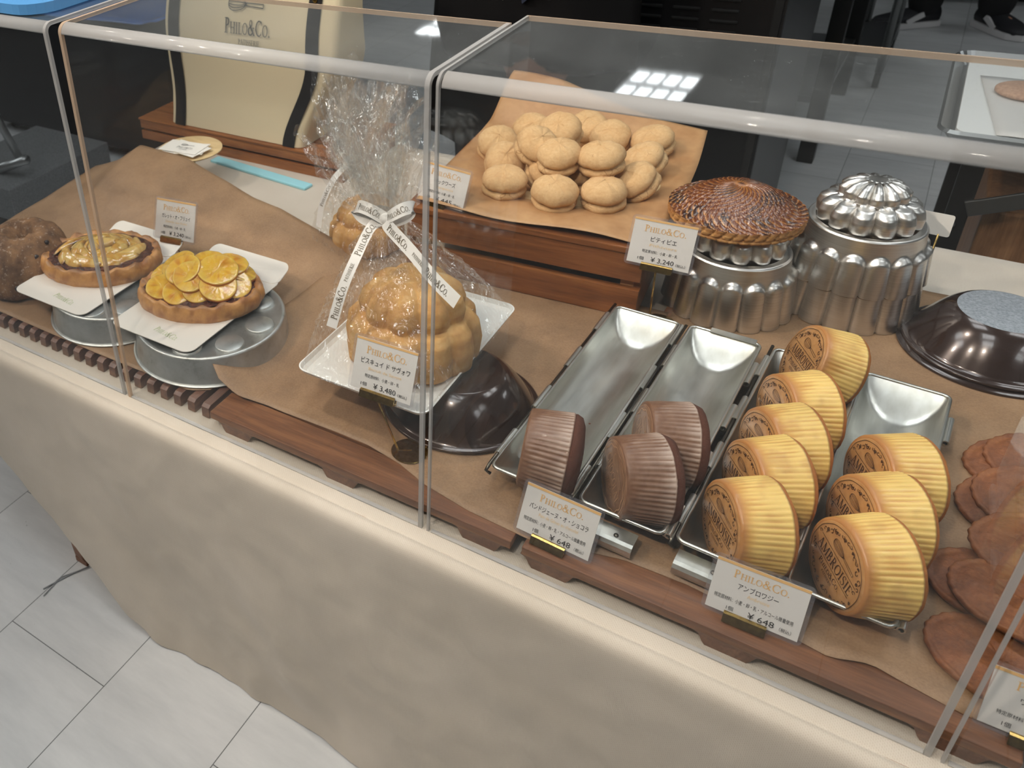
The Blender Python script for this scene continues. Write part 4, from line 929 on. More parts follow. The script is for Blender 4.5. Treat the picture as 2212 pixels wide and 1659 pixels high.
_n = noise_n(JAM, coords(JAM), 120, 4, 0.7); base_in(JAM, ramp(JAM, _n, [(0.35, (40, 20, 20)), (0.65, (104, 58, 40))])); bump(JAM, _n, 0.9, 0.004)
PEAR = M('glazed_pear', (214, 172, 96), 0.12, Coat_Weight=1.0, Coat_Roughness=0.05, Subsurface_Weight=0.15)
base_in(PEAR, vcol(PEAR)); bump(PEAR, noise_n(PEAR, coords(PEAR), 60, 4, 0.6), 0.5, 0.004)
CITRUS = M('glazed_citrus_slice', (222, 160, 40), 0.1, Coat_Weight=1.0, Coat_Roughness=0.05, Subsurface_Weight=0.2)
base_in(CITRUS, vcol(CITRUS)); bump(CITRUS, noise_n(CITRUS, coords(CITRUS), 110, 4, 0.6), 0.5, 0.003)
def tart_base(t, a, b, h, seed):
    prof = [(0.97, 0.0), (1.0, 0.004), (1.015, h * 0.35), (1.01, h * 0.62), (0.985, h * 0.88), (0.95, h), (0.905, h * 0.97), (0.86, h * 0.82), (0.8, h * 0.72)]
    bm = NB(); n = 200; rings = []
    for i, (r, z) in enumerate(prof):
        row = []
        for k in range(n):
            th = 2 * math.pi * k / n; w = 0.028 * fbm(math.cos(th) * 3, math.sin(th) * 3, seed, 4) + 0.011 * math.sin(15 * th + 5 * nz(th * 2, seed)) * ss(0, 3, i)
            row.append(bm.verts.new(((r + w) * a * math.cos(th), (r + w) * b * math.sin(th), z + (0.0022 * fbm(th * 6, i * 0.4, seed) if i else 0) + 0.0018 * math.sin(17 * th + seed) * ss(2, 5, i) * ss(8, 6, i))))
        rings.append(row)
    for A, B in zip(rings, rings[1:]):
        for k in range(n): bm.faces.new((A[k], A[(k + 1) % n], B[(k + 1) % n], B[k]))
    o = obj('crust', bm, CRUST, t)
    g, d, k_ = S2L((206, 148, 84)), S2L((160, 98, 48)), S2L((84, 44, 30))
    paint(o, lambda co: mixc(mixc(g, d, ss(-0.15, 0.4, fbm(co.x * 50, co.y * 50, co.z * 60))), k_, 0.85 * ss(h * 0.85, h * 1.02, co.z) * ss(-0.25, 0.15, fbm(co.x * 30, co.y * 30, 7 + seed)) + ss(0.86, 0.8, math.hypot(co.x / a, co.y / b))))
    bm = NB(); lathe(bm, [(0.90, h * 0.86), (0.8, h * 0.93), (0.5, h * 1.03), (0.2, h * 1.05), (0.001, h * 1.05)], 96, lambda i, th: (0.03 * fbm(th * 2, i, seed), 0.002 * fbm(th * 4, i * 0.7, seed)), close1=True, sx=a, sy=b)
    for v in bm.verts: v.co.z = v.co.z
    obj('filling', bm, JAM, t)
t = thing('pear_tart', 'oval tart of glazed pear slices in a spiral with dark caramelised rim', 'tart', (-0.2085, 0.171, BZ + 0.0012), R(28))
tart_base(t, 0.0985, 0.072, 0.028, 1.0)
rnd = random.Random(3)
p1, p2, p3 = S2L((226, 186, 112)), S2L((206, 152, 70)), S2L((104, 58, 30))
def pear_slice(cx, cy, ang, L, W, z, tilt, seed, bend):
    bm = NB(); n, m = 34, 9
    def f(u, v):
        s = u * 2 - 1; w = W * (max(0.0, 1 - s * s) ** 0.5) * (1 - 0.28 * s); x = s * L; y = (v * 2 - 1) * w + bend * (1 - s * s)
        zz = 0.0065 * (1 - (v * 2 - 1) ** 2) ** 0.6 * (1 - s ** 4) + 0.001 * fbm(x * 70, y * 70, seed)
        return (x, y, zz + tilt * (v - 0.5) * 2 * w)
    grid(bm, f, n, m)
    Mx = Matrix.Translation((cx, cy, z)) @ Matrix.Rotation(ang, 4, 'Z'); bmesh.ops.transform(bm, matrix=Mx, verts=bm.verts[:])
    o = obj('pear_slice', bm, PEAR, t)
    inv = Mx.inverted()
    paint(o, lambda co: (lambda q: mixc(mixc(p1, p2, ss(-0.3, 0.4, fbm(q.x * 60, q.y * 30, seed))), p3, ss(0.55, 0.95, max(abs(q.y - bend * (1 - (q.x / L) ** 2)) / W, (abs(q.x) / L) ** 3)) * 0.85))(inv @ co))
for k in range(12):
    a = 2 * math.pi * k / 12 + 0.2; pear_slice(0.052 * math.cos(a), 0.036 * math.sin(a), a + 1.38 + 0.2 * math.sin(2 * a), 0.038, 0.0115, 0.0270 + 0.001 * (k % 3), 0.55, k, -0.008)
for k in range(8):
    a = 2 * math.pi * k / 8; pear_slice(0.029 * math.cos(a), 0.020 * math.sin(a), a + 1.45, 0.034, 0.0120, 0.0335, 0.45, k + 20, -0.008)
for k in range(3): pear_slice(0.006 * math.cos(k * 2.1), 0.005 * math.sin(k * 2.1), 0.4 + 0.7 * k, 0.03, 0.010, 0.0375 + 0.001 * k, 0.35, k + 40, 0.004)
t = thing('citrus_tart', 'oval tart heaped with glazed orange slices over a dark filling', 'tart', (0.0005, 0.172, BZ + 0.0012), R(24))
tart_base(t, 0.0945, 0.069, 0.027, 5.0)
c1, c2, c3, c4 = S2L((236, 178, 50)), S2L((206, 132, 30)), S2L((244, 200, 96)), S2L((150, 76, 24))
def citrus(cx, cy, z, r, tx, ty, rz, seed, th=0.0085):
    bm = NB(); lathe(bm, [(r * 0.93, -th), (r, -th * 0.6), (r, -0.0015), (r * 0.965, 0.0), (r * 0.9, 0.0003), (r * 0.5, 0.0008), (0.0005, 0.0004)], 60, lambda i, t_: (0.0007 * nz(t_ * 2, seed), 0.0006 * fbm(t_ * 3, i, seed)), close0=True, close1=True)
    base = [v.co.copy() for v in bm.verts]
    Mx = Matrix.Translation((cx, cy, z)) @ Matrix.Rotation(rz, 4, 'Z') @ Matrix.Rotation(tx, 4, 'X') @ Matrix.Rotation(ty, 4, 'Y'); bmesh.ops.transform(bm, matrix=Mx, verts=bm.verts[:])
    o = obj('orange_slice', bm, CITRUS, t); a = o.data.color_attributes.new('Col', 'FLOAT_COLOR', 'POINT')
    for i, q in enumerate(base):
        rr = math.hypot(q.x, q.y) / r; an = math.atan2(q.y, q.x); seg = (an / (2 * math.pi) * 9) % 1.0
        c = mixc(c1, c2, ss(-0.25, 0.4, fbm(q.x * 90, q.y * 90, seed)))
        if q.z > -0.001: c = mixc(c, c3, ss(0.86, 0.94, rr) * ss(1.0, 0.985, rr) * 0.9 + 0.35 * ss(0.1, 0.0, min(seg, 1 - seg)) * ss(0.1, 0.3, rr) * ss(0.95, 0.85, rr) + 0.5 * ss(0.14, 0.05, rr))
        else: c = mixc(c2, c4, 0.55)
        a.data[i].color = c + (1,)
for args in [(-0.062, 0.012, 0.034, 0.026, 0.25, -0.25, 0), (-0.054, -0.028, 0.034, 0.026, 0.30, 0.0, 0.3), (0.060, -0.012, 0.036, 0.029, 0.35, 0.3, 0), (0.062, 0.022, 0.038, 0.028, -0.1, 0.35, 0),
             (-0.024, 0.042, 0.041, 0.029, -0.2, -0.1, 0), (0.024, 0.046, 0.043, 0.029, -0.2, 0.05, 0), (-0.024, -0.042, 0.034, 0.024, 0.45, 0.0, 0.2), (0.040, -0.030, 0.042, 0.030, 0.4, 0.2, 0), (0.008, -0.036, 0.037, 0.025, 0.5, 0.1, 0.1),
             (0.046, 0.026, 0.048, 0.030, 0.05, 0.15, 0), (0.012, 0.024, 0.051, 0.030, 0.1, 0.1, 0), (-0.040, 0.020, 0.048, 0.030, 0.2, -0.3, 0), (0.034, -0.004, 0.054, 0.033, 0.25, 0.15, 0), (-0.022, -0.010, 0.055, 0.030, 0.40, -0.05, -0.3), (-0.006, -0.024, 0.051, 0.028, 0.5, 0.05, 0.2)]:
    citrus(args[0] * 0.93, args[1] * 0.93 + 0.002, args[2], args[3] * 0.93, *args[4:], seed=args[0] * 100)

# ------------------------------------------------------------------ floury loaf at the left edge
BREAD = M('floury_dark_loaf', (120, 80, 60), 0.85)
_n = noise_n(BREAD, coords(BREAD), 26, 6, 0.7); _n2 = noise_n(BREAD, coords(BREAD), 130, 5, 0.75)
base_in(BREAD, mixrgb(BREAD, math_n(BREAD, 'MULTIPLY', math_n(BREAD, 'GREATER_THAN', _n2, 0.6), 0.35), ramp(BREAD, _n, [(0.3, (74, 50, 34)), (0.5, (122, 88, 58)), (0.7, (164, 122, 82))]), col((226, 208, 190)))); bump(BREAD, _n2, 0.6, 0.003)
t = thing('floury_fruit_loaf', 'dark fluted fruit loaf dusted with flour at the left edge', 'bread', (-0.352, 0.128, 0.022))
prof = [(0.066, 0.0), (0.076, 0.006), (0.080, 0.022), (0.077, 0.05), (0.070, 0.072), (0.058, 0.088), (0.043, 0.0955), (0.030, 0.0955), (0.020, 0.089), (0.014, 0.075), (0.002, 0.07)]
bm = NB(); lathe(bm, prof, 160, lambda i, th: (0.006 * (abs(math.sin(4 * th)) ** 0.7 - 0.6) * ss(0, 2, i) * ss(10, 6, i) + 0.004 * fbm(math.cos(th) * 2.5, math.sin(th) * 2.5, i * 0.3), 0.002 * fbm(th * 3, i * 0.5, 2)), close0=True, close1=True); obj('loaf', bm, BREAD, t)
RAISIN = M('dark_raisin', (34, 24, 24), 0.3)
for a, i, s in ((-0.35, 0.073, 1), (0.25, 0.05, .8), (-0.9, 0.03, .9), (0.1, 0.085, 0.7), (-1.6, 0.06, 1)):
    rr = interp([(z, r) for r, z in prof[:8]], i); bm = NB(); bmesh.ops.create_icosphere(bm, subdivisions=2, radius=0.0055 * s)
    for v in bm.verts: v.co *= 1 + 0.25 * nz(v.co.x * 300, v.co.y * 300, v.co.z * 300)
    bmesh.ops.translate(bm, verts=bm.verts[:], vec=(rr * math.cos(a), rr * math.sin(a), i)); obj('raisin', bm, RAISIN, t)

# ------------------------------------------------------------------ wrapped cake on its tray
PX, PY, PZ = 0.3275, 0.2145, 0.0812
t = thing('white_cake_tray', 'glossy white square tray with raised rim under the wrapped cake', 'tray', (PX, PY, PZ))
def rim_sheet(w, l, r, h, th):
    bm = NB(); P0 = rrect(-w / 2 + h * 0.8, -l / 2 + h * 0.8, w / 2 - h * 0.8, l / 2 - h * 0.8, r, 8); P1 = rrect(-w / 2, -l / 2, w / 2, l / 2, r + h * 0.6, 8); P2 = rrect(-w / 2 - 0.001, -l / 2 - 0.001, w / 2 + 0.001, l / 2 + 0.001, r + h * 0.6 + 0.001, 8)
    A = [bm.verts.new((x, y, 0)) for x, y in P0]; A1 = [bm.verts.new((lerp(a[0], b[0], .6), lerp(a[1], b[1], .6), h * 0.3)) for a, b in zip(P0, P1)]; B = [bm.verts.new((x, y, h)) for x, y in P1]; D = [bm.verts.new((x, y, h - 0.0002)) for x, y in P2]
    bm.faces.new(A); n = len(P0)
    for X, Y in ((A, A1), (A1, B), (B, D)):
        for i in range(n): bm.faces.new((X[i], X[(i + 1) % n], Y[(i + 1) % n], Y[i]))
    bm.normal_update(); bmesh.ops.solidify(bm, geom=bm.faces[:], thickness=th); return bm
obj('tray_body', rim_sheet(0.182, 0.268, 0.010, 0.007, 0.0012), BOARD_COOL, t, True, angle=30)
SPONGE = M('savoy_cake_crust', (202, 154, 92), 0.75, Subsurface_Weight=0.05)
_n = noise_n(SPONGE, coords(SPONGE), 30, 6, 0.7); _n2 = noise_n(SPONGE, coords(SPONGE), 260, 3, 0.6)
base_in(SPONGE, ramp(SPONGE, _n, [(0.28, (182, 128, 68)), (0.55, (208, 160, 96)), (0.75, (222, 186, 130))])); bump(SPONGE, _n2, 0.4, 0.0015)
def savoy(label, loc, k, rz=0.0):
    t = thing('moulded_sponge_cake', label, 'cake', loc, rz, 'moulded sponge cakes in cellophane')
    rows = [(0.074, 0.0, .004, 0), (0.0775, 0.006, .0065, 0), (0.0775, 0.03, .0085, 0), (0.0735, 0.052, .0085, 0), (0.068, 0.061, .006, 0), (0.063, 0.064, .002, 0), (0.0585, 0.0645, .006, .5), (0.0575, 0.075, .0085, .5), (0.052, 0.090, .009, .5), (0.042, 0.1005, .0075, .5), (0.030, 0.106, .005, .5), (0.016, 0.1075, .002, .5), (0.0005, 0.1075, 0, .5)]
    fine = []
    for a, b in zip(rows, rows[1:]):
        for j in range(4): fine.append(tuple(lerp(p, q, j / 4) for p, q in zip(a[:3], b[:3])) + (b[3],))
    fine.append(rows[-1]); bm = NB()
    lathe(bm, [(r * k, z * k) for r, z, a, p in fine], 220, lambda i, th: (k * (fine[i][2] * lobe(th, 12 if not fine[i][3] else 9, fine[i][3], 0.8) * 1.2 + 0.0016 * fbm(math.cos(th) * 3, math.sin(th) * 3, i * 0.05)), 0), close0=True, close1=True)
    obj('sponge', bm, SPONGE, t); return t
savoy('tall lobed golden sponge cake inside the tied cellophane bag', (0.339, 0.2, PZ + 0.0002), 1.0, 0.1)
def bag(label, base, w, l, neck, top, seed, name='cellophane_bag'):
    """base centre, base half sizes, neck centre, top centre"""
    t = thing(name, label, 'gift bag', (base[0], base[1], base[2]), 0, 'tied cellophane bags')
    nk = Vector(neck) - Vector(base); tp = Vector(top) - Vector(base)
    n, m1, m2 = 300, 74, 60
    bm = NB(); rows = []
    def plan(th, e):
        c, s = math.cos(th), math.sin(th); d = (abs(c / w) ** e + abs(s / l) ** e) ** (-1 / e); return d * c, d * s
    for j in range(m1):
        v = j / (m1 - 1); row = []
        h = v; sh = lerp(0.0, 1.0, v)
        for i in range(n):
            th = 2 * math.pi * i / n; bx, by = plan(th, 7.0)
            kk = (1 - v) ** (0.92 + 0.12 * nz(th * 2, seed))
            rn = 0.017 * (1 + 0.18 * math.sin(23 * th + 3 * nz(th * 2, seed)))
            x = lerp(rn * math.cos(th), bx, kk) + nk.x * v; y = lerp(rn * math.sin(th), by, kk) + nk.y * v; z = nk.z * v
            fold = ss(0.02, 0.3, v)
            amp = 0.0085 * fold * ss(1.0, 0.75, v) + 0.0012 * ss(1.02, 0.8, v)
            g = 1 - 2 * abs(nz(th * 7 + 0.8 * nz(v * 3, seed), v * 1.6, seed)); g2 = 1 - 2 * abs(nz(math.cos(th) * 5 + seed, math.sin(th) * 5, v * 6)); g3 = fbm(x * 60, y * 60, z * 60 + seed, 3)
            o = amp * (0.55 * g + 0.5 * g2) + 0.0026 * g3 * (0.4 + fold)
            x += o * math.cos(th); y += o * math.sin(th)
            if v == 0: z = 0.0
            row.append(bm.verts.new((x, y, z)))
        rows.append(row)
    for j in range(1, m2):
        v = j / (m2 - 1); row = []
        for i in range(n):
            th = 2 * math.pi * i / n
            pet = fbm(math.cos(th) * 1.7 + seed, math.sin(th) * 1.7, 3.0, 3)
            rr = 0.017 + 0.052 * v ** 0.62 * (0.85 + 0.6 * pet)
            cr = math.sin(5 * th + 3 * nz(math.cos(th), math.sin(th), seed + 2) + 1.2 * v); cr2 = math.sin(13 * th + 5 * nz(th * 2, v * 2, seed))
            rr += (0.013 * cr + 0.0025 * cr2) * v ** 0.8 * ss(0, 0.2, v) + 0.005 * (1 - 2 * abs(nz(th * 5, v * 5, seed + 9))) * ss(0, .15, v)
            tw = 0.35 * v + 0.5 * nz(th, v, seed)
            H = (tp.z - nk.z) * (0.80 + 0.75 * fbm(math.cos(th) * 1.5, math.sin(th) * 1.5, seed + 5, 2))
            c = nk.lerp(tp, v)
            row.append(bm.verts.new((c.x + rr * math.cos(th + tw * 0.3) + 0.004 * fbm(th * 5, v * 7, 1, 3), c.y + rr * math.sin(th + tw * 0.3) + 0.004 * fbm(th * 5, v * 7, 8, 3), nk.z + H * v + 0.006 * fbm(th * 8, v * 6, seed, 3))))
        rows.append(row)
    for a, b in zip(rows, rows[1:]):
        for i in range(n): bm.faces.new((a[i], a[(i + 1) % n], b[(i + 1) % n], b[i]))
    obj('film', bm, CELLO, t, True)
    bm = NB()                                   # gathered inner layers of the same film
    for q in range(3):
        rw = []
        for j in range(40):
            v = j / 39; row = []
            for i in range(120):
                th = 2 * math.pi * i / 120
                rr = (0.012 - 0.003 * q) + (0.046 - 0.008 * q) * v ** 0.9 * (0.9 + 0.5 * fbm(math.cos(th) * 1.5 + q * 5, math.sin(th) * 1.5, seed, 3)) + 0.012 * v * math.sin((7 + 2 * q) * th + 3 * nz(th, q * 3.0, seed))
                c = nk.lerp(tp, v * (0.95 - 0.1 * q)); row.append(bm.verts.new((c.x + rr * math.cos(th), c.y + rr * math.sin(th), nk.z + (tp.z - nk.z) * v * (0.95 - 0.12 * q + 0.35 * fbm(math.cos(th) * 2, math.sin(th) * 2, q * 4 + seed)) + 0.004 * fbm(th * 5, v * 6, q))))
            rw.append(row)
        for a, b in zip(rw, rw[1:]):
            for i in range(120): bm.faces.new((a[i], a[(i + 1) % 120], b[(i + 1) % 120], b[i]))
    obj('gathered_top', bm, CELLO_MILK, t, True); return t
bag('clear cellophane bag tied with a printed ribbon round the tall sponge cake', (PX, PY, PZ + 0.008), 0.0945, 0.1375, (0.292, 0.213, 0.2555), (0.258, 0.222, 0.385), 2.0)
# ribbon
def strip(bm, pts, w, side):
    P = [Vector(p) for p in pts]; L = []; Q = []
    # subdivide with Catmull-Rom
    out = []
    for i in range(len(P) - 1):
        p0, p1, p2, p3 = P[max(i - 1, 0)], P[i], P[i + 1], P[min(i + 2, len(P) - 1)]
        for k in range(10):
            t_ = k / 10; out.append(0.5 * ((2 * p1) + (-p0 + p2) * t_ + (2 * p0 - 5 * p1 + 4 * p2 - p3) * t_ ** 2 + (-p0 + 3 * p1 - 3 * p2 + p3) * t_ ** 3))
    out.append(P[-1]); s = Vector(side).normalized()
    for i, p in enumerate(out):
        d = (out[min(i + 1, len(out) - 1)] - out[max(i - 1, 0)]).normalized(); y = (s - d * s.dot(d)).normalized()
        L.append(bm.verts.new(p + y * w / 2)); Q.append(bm.verts.new(p - y * w / 2))
    for i in range(len(out) - 1): bm.faces.new((L[i], Q[i], Q[i + 1], L[i + 1]))
    return out
def on_strip(bm, polys, out, side, w, s0, scale=1.0, flip=1):
    """lay lettering along a strip path, starting s0 metres from its start"""
    s = Vector(side).normalized(); ds = [0.0]
    for a, b in zip(out, out[1:]): ds.append(ds[-1] + (b - a).length)
    def mp(u, v):
        q = min(max(s0 + u, 0.0), ds[-1] - 1e-5); i = max(k for k in range(len(ds) - 1) if ds[k] <= q); f = (q - ds[i]) / (ds[i + 1] - ds[i]); p = out[i].lerp(out[i + 1], f)
        d = (out[i + 1] - out[i]).normalized(); y = (s - d * s.dot(d)).normalized(); nrm = d.cross(y)
        if nrm.dot(Vector((0.35, -0.75, 0.5))) < 0: nrm = -nrm
        return p + y * v * flip + nrm * 0.0006
    put(bm, polys, mp)
rt = thing('printed_ribbon', 'white satin ribbon printed with gold and black lettering tied round the bag neck', 'ribbon', (0.292, 0.213, 0.2555))
def rel(p): return (p[0] - 0.292, p[1] - 0.213, p[2] - 0.2555)
bm = NB(); lathe(bm, [(0.0205, -0.004), (0.0215, 0.0035), (0.0205, 0.011)], 40, lambda i, th: (0.001 * math.sin(9 * th), -0.006 * math.sin(th + 0.2))); obj('neck_band', bm, RIBBON, rt)
bm = NB(); bmesh.ops.create_uvsphere(bm, u_segments=20, v_segments=12, radius=0.0085); bmesh.ops.scale(bm, vec=(1.1, 0.8, 0.85), verts=bm.verts[:]); bmesh.ops.translate(bm, verts=bm.verts[:], vec=(0.0187, -0.029, 0.0165)); obj('knot', bm, RIBBON, rt)
kn = (0.0187, -0.030, 0.0165)
tails = [([kn, (0.027, -0.040, 0.0142), (0.0717, -0.066, 0.0045), (0.1139, -0.091, -0.0073), (0.1516, -0.111, -0.0148)], (0.35, 0.3, 0.85), 0.0165), ([kn, (0.0028, -0.037, 0.0054), (-0.001, -0.066, -0.0211), (-0.0064, -0.091, -0.0553), (-0.0124, -0.111, -0.103)], (0.9, 0.2, 0.1), 0.0135)]
for k, (pts, sd, w) in enumerate(tails):
    bm = NB(); out = strip(bm, pts, w, sd); tail = obj('tail', bm, RIBBON, rt)
    bm = NB(); fl = 1 if k == 0 else 1
    for s0, txt, h, wd in ((0.038, 'Philo&Co.', 0.0085, 0.045), (0.083, 'P^ATISSERIE'.replace('^', ''), 0.0045, 0.024), (0.122, 'Philo&Co.', 0.0085, 0.045)):
        P = serif(txt, h, wd)
        if k == 1: P = [[(-a, -b) for a, b in q] for q in P]
        on_strip(bm, P, out, sd, w, s0, flip=1 if k == 0 else 1)
    obj('ribbon_print', bm, FOIL_BROWN, tail, False)
for k, (pts, sd) in enumerate((([kn, (0.002, -0.035, 0.026), (-0.016, -0.031, 0.026), (-0.0275, -0.022, 0.017), (-0.018, -0.025, 0.009), (0.0, -0.031, 0.010), kn], (0.1, 0.5, 0.85)), ([kn, (0.030, -0.036, 0.027), (0.043, -0.031, 0.036), (0.051, -0.022, 0.036), (0.046, -0.024, 0.026), (0.032, -0.030, 0.018), kn], (-0.2, 0.5, 0.85)))):
    bm = NB(); out = strip(bm, pts, 0.0155, sd); lp = obj('loop', bm, RIBBON, rt)
    bm = NB(); P = serif('Philo&Co.', 0.0075, 0.034)
    if k == 0: P = [[(-a, b) for a, b in q] for q in P]
    on_strip(bm, P, out, sd, 0.0155, 0.024); obj('ribbon_print', bm, FOIL_BROWN, lp, False)

# second wrapped cake behind
savoy('lobed sponge cake in the second cellophane bag, half hidden behind the first', (0.092, 0.50, 0.030), 0.74, 0.3)
bag('second cellophane bag standing behind and to the left of the tied one', (0.085, 0.50, 0.029), 0.078, 0.078, (0.075, 0.50, 0.175), (0.085, 0.53, 0.31), 7.0)
r2 = thing('printed_ribbon', 'white ribbon on the second bag, hanging behind the front bag', 'ribbon', (0.075, 0.50, 0.175))
bm = NB(); lathe(bm, [(0.020, -0.005), (0.0212, 0), (0.020, 0.005)], 40); obj('neck_band', bm, RIBBON, r2)
bm = NB(); out = strip(bm, [(-0.008, -0.02, 0.0), (-0.022, -0.036, -0.02), (-0.036, -0.052, -0.06), (-0.038, -0.064, -0.10)], 0.013, (0.9, -0.2, 0.1)); tl = obj('tail', bm, RIBBON, r2)
bm = NB(); on_strip(bm, [[(-a, -b) for a, b in q] for q in serif('Philo&Co.', 0.007, 0.04)], out, (0.9, -0.2, 0.1), 0.013, 0.06); obj('ribbon_print', bm, FOIL_BROWN, tl, False)

# ------------------------------------------------------------------ crate, wooden plate and the round biscuits
CR = R(4.3); cw, cd, ch = 0.352, 0.40, 0.1125
def crate(label, loc, rz, w, d, h):
    t = thing('wooden_crate', label, 'crate', loc, rz, 'dark slatted wooden crates')
    for nm, y in (('front_board', 0.006), ('back_board', d - 0.006)):
        bm = NB(); box(bm, (w / 2, y, h * 0.2), (w, 0.012, h * 0.4), bev=0.0012); obj(nm, bm, WALNUT_CRATE, t, False)
        bm = NB(); box(bm, (w / 2, y, h * 0.715), (w, 0.012, h * 0.385), bev=0.0012); obj(nm, bm, WALNUT_CRATE, t, False)
    for x in (0.006, w - 0.006):
        bm = NB(); box(bm, (x, d / 2, h * 0.455), (0.012, d - 0.025, h * 0.9), bev=0.001); obj('end_panel', bm, WALNUT_CRATE, t, False)
        for y in (0.021, d - 0.021):
            bm = NB(); box(bm, (x + (0.013 if x < w / 2 else -0.013), y, h * 0.455), (0.018, 0.018, h * 0.9)); obj('corner_post', bm, WOOD_END, t, False)
    n = 4
    for k in range(n):
        bm = NB(); box(bm, (w / 2, -0.004 + (d + 0.008) * (k + 0.5) / n, h * 0.955), (w + 0.006, (d + 0.008) / n - 0.003, h * 0.085), bev=0.0015); obj('top_slat', bm, WALNUT_CRATE, t, False)
    return t
c0 = Vector((0.539, 0.4905)); crate('dark slatted wooden crate under the round beige biscuits', (c0.x - cw * math.cos(CR), c0.y - cw * math.sin(CR), 0.0262), CR, cw, cd, ch)
CT = 0.0262 + ch + 0.0003
t = thing('wooden_plate', 'round pale wooden plate under the paper on the crate', 'plate', (0.368, 0.682, CT))
bm = NB(); lathe(bm, [(0.10, 0.0), (0.135, 0.003), (0.158, 0.010), (0.160, 0.0125), (0.157, 0.0128), (0.13, 0.0065), (0.0005, 0.005)], 96, close0=True, close1=True); obj('plate', bm, WOOD_DISC, t, True, angle=50)
def paperD(u, v):
    # paper corners follow a square turned a little on the plate
    a = (0.196, 0.478); b = (0.545, 0.4975); c = (0.520, 0.885); d = (0.175, 0.90)
    x = lerp(lerp(a[0], b[0], u), lerp(d[0], c[0], u), v); y = lerp(lerp(a[1], b[1], u), lerp(d[1], c[1], u), v)
    x += 0.010 * math.sin(v * 3.1) * (u > 0.99); y -= 0.012 * math.sin(u * math.pi) * (1 - v) ** 2
    r = math.hypot(x - 0.368, y - 0.682)
    z = CT + 0.0062 + 0.0078 * ss(0.125, 0.16, r) + 0.016 * ss(0.15, 0.25, r) * ss(0.0, 1.0, v) + 0.05 * ss(0.72, 1.0, v) * ss(0.9, 0.25, u) - 0.010 * ss(0.16, 0.26, r) * ss(0.5, 0.0, v)
    z += 0.004 * math.sin(9 * u + 1) * ss(0.14, 0.22, r)
    return (x, y, max(z, CT + 0.002) + 0.0005 * fbm(x * 20, y * 20))
sheet('kraft_paper', 'golden brown paper square with raised corners under the round beige biscuits', paperD, 60, 60, KRAFT_L)
BISC = M('dusty_beige_biscuit', (222, 184, 130), 0.95)
_n = noise_n(BISC, coords(BISC), 22, 5, 0.65); _n2 = noise_n(BISC, coords(BISC), 240, 5, 0.75); _vo = nd(BISC, 'TexVoronoi'); _vo.feature = 'DISTANCE_TO_EDGE'; _vo.inputs['Scale'].default_value = 42; _vo.inputs['Randomness'].default_value = 1.0
_wv = nd(BISC, 'VectorMath'); _wv.operation = 'ADD'; _cc = nd(BISC, 'TexNoise'); _cc.inputs['Scale'].default_value = 40; _cv = coords(BISC)
ln(BISC, _cv, _wv.inputs[0]); _sc = nd(BISC, 'VectorMath'); _sc.operation = 'SCALE'; _sc.inputs['Scale'].default_value = 0.02; ln(BISC, _cv, _cc.inputs['Vector']); ln(BISC, _cc.outputs['Color'], _sc.inputs[0]); ln(BISC, _sc.outputs[0], _wv.inputs[1]); ln(BISC, _wv.outputs[0], _vo.inputs['Vector'])
_crk = math_n(BISC, 'MULTIPLY', math_n(BISC, 'LESS_THAN', _vo.outputs['Distance'], 0.018), math_n(BISC, 'GREATER_THAN', _n, 0.56))
base_in(BISC, mixrgb(BISC, math_n(BISC, 'MULTIPLY', _crk, 0.5), mixrgb(BISC, 0.3, ramp(BISC, _n, [(0.3, (200, 156, 104)), (0.7, (222, 186, 136))]), ramp(BISC, _n2, [(0.3, (176, 132, 84)), (0.7, (232, 202, 156))])), col((150, 100, 56)))); bump(BISC, _n2, 0.55, 0.002)
CREAM = M('biscuit_filling', (226, 204, 170), 0.8)
def biscuit_mesh(seed):
    bm = NB(); r0 = 0.0325
    lathe(bm, [(0.0005, 0.0), (0.014, 0.0005), (0.024, 0.003), (0.0305, 0.008), (0.0325, 0.0135), (0.0308, 0.0172), (0.0268, 0.0195), (0.0302, 0.0218), (0.0328, 0.0245), (0.0335, 0.029), (0.0315, 0.035), (0.027, 0.0405), (0.019, 0.0445), (0.010, 0.0465), (0.0005, 0.047)], 72,
          lambda i, th: (0.0016 * fbm(math.cos(th) * 2.2 + seed, math.sin(th) * 2.2, i * 0.18, 4) + 0.001 * math.sin(2 * th + seed), 0.0014 * fbm(math.cos(th) * 2.5, math.sin(th) * 2.5 + seed, i * 0.15, 3)), close0=True, close1=True)
    return bm
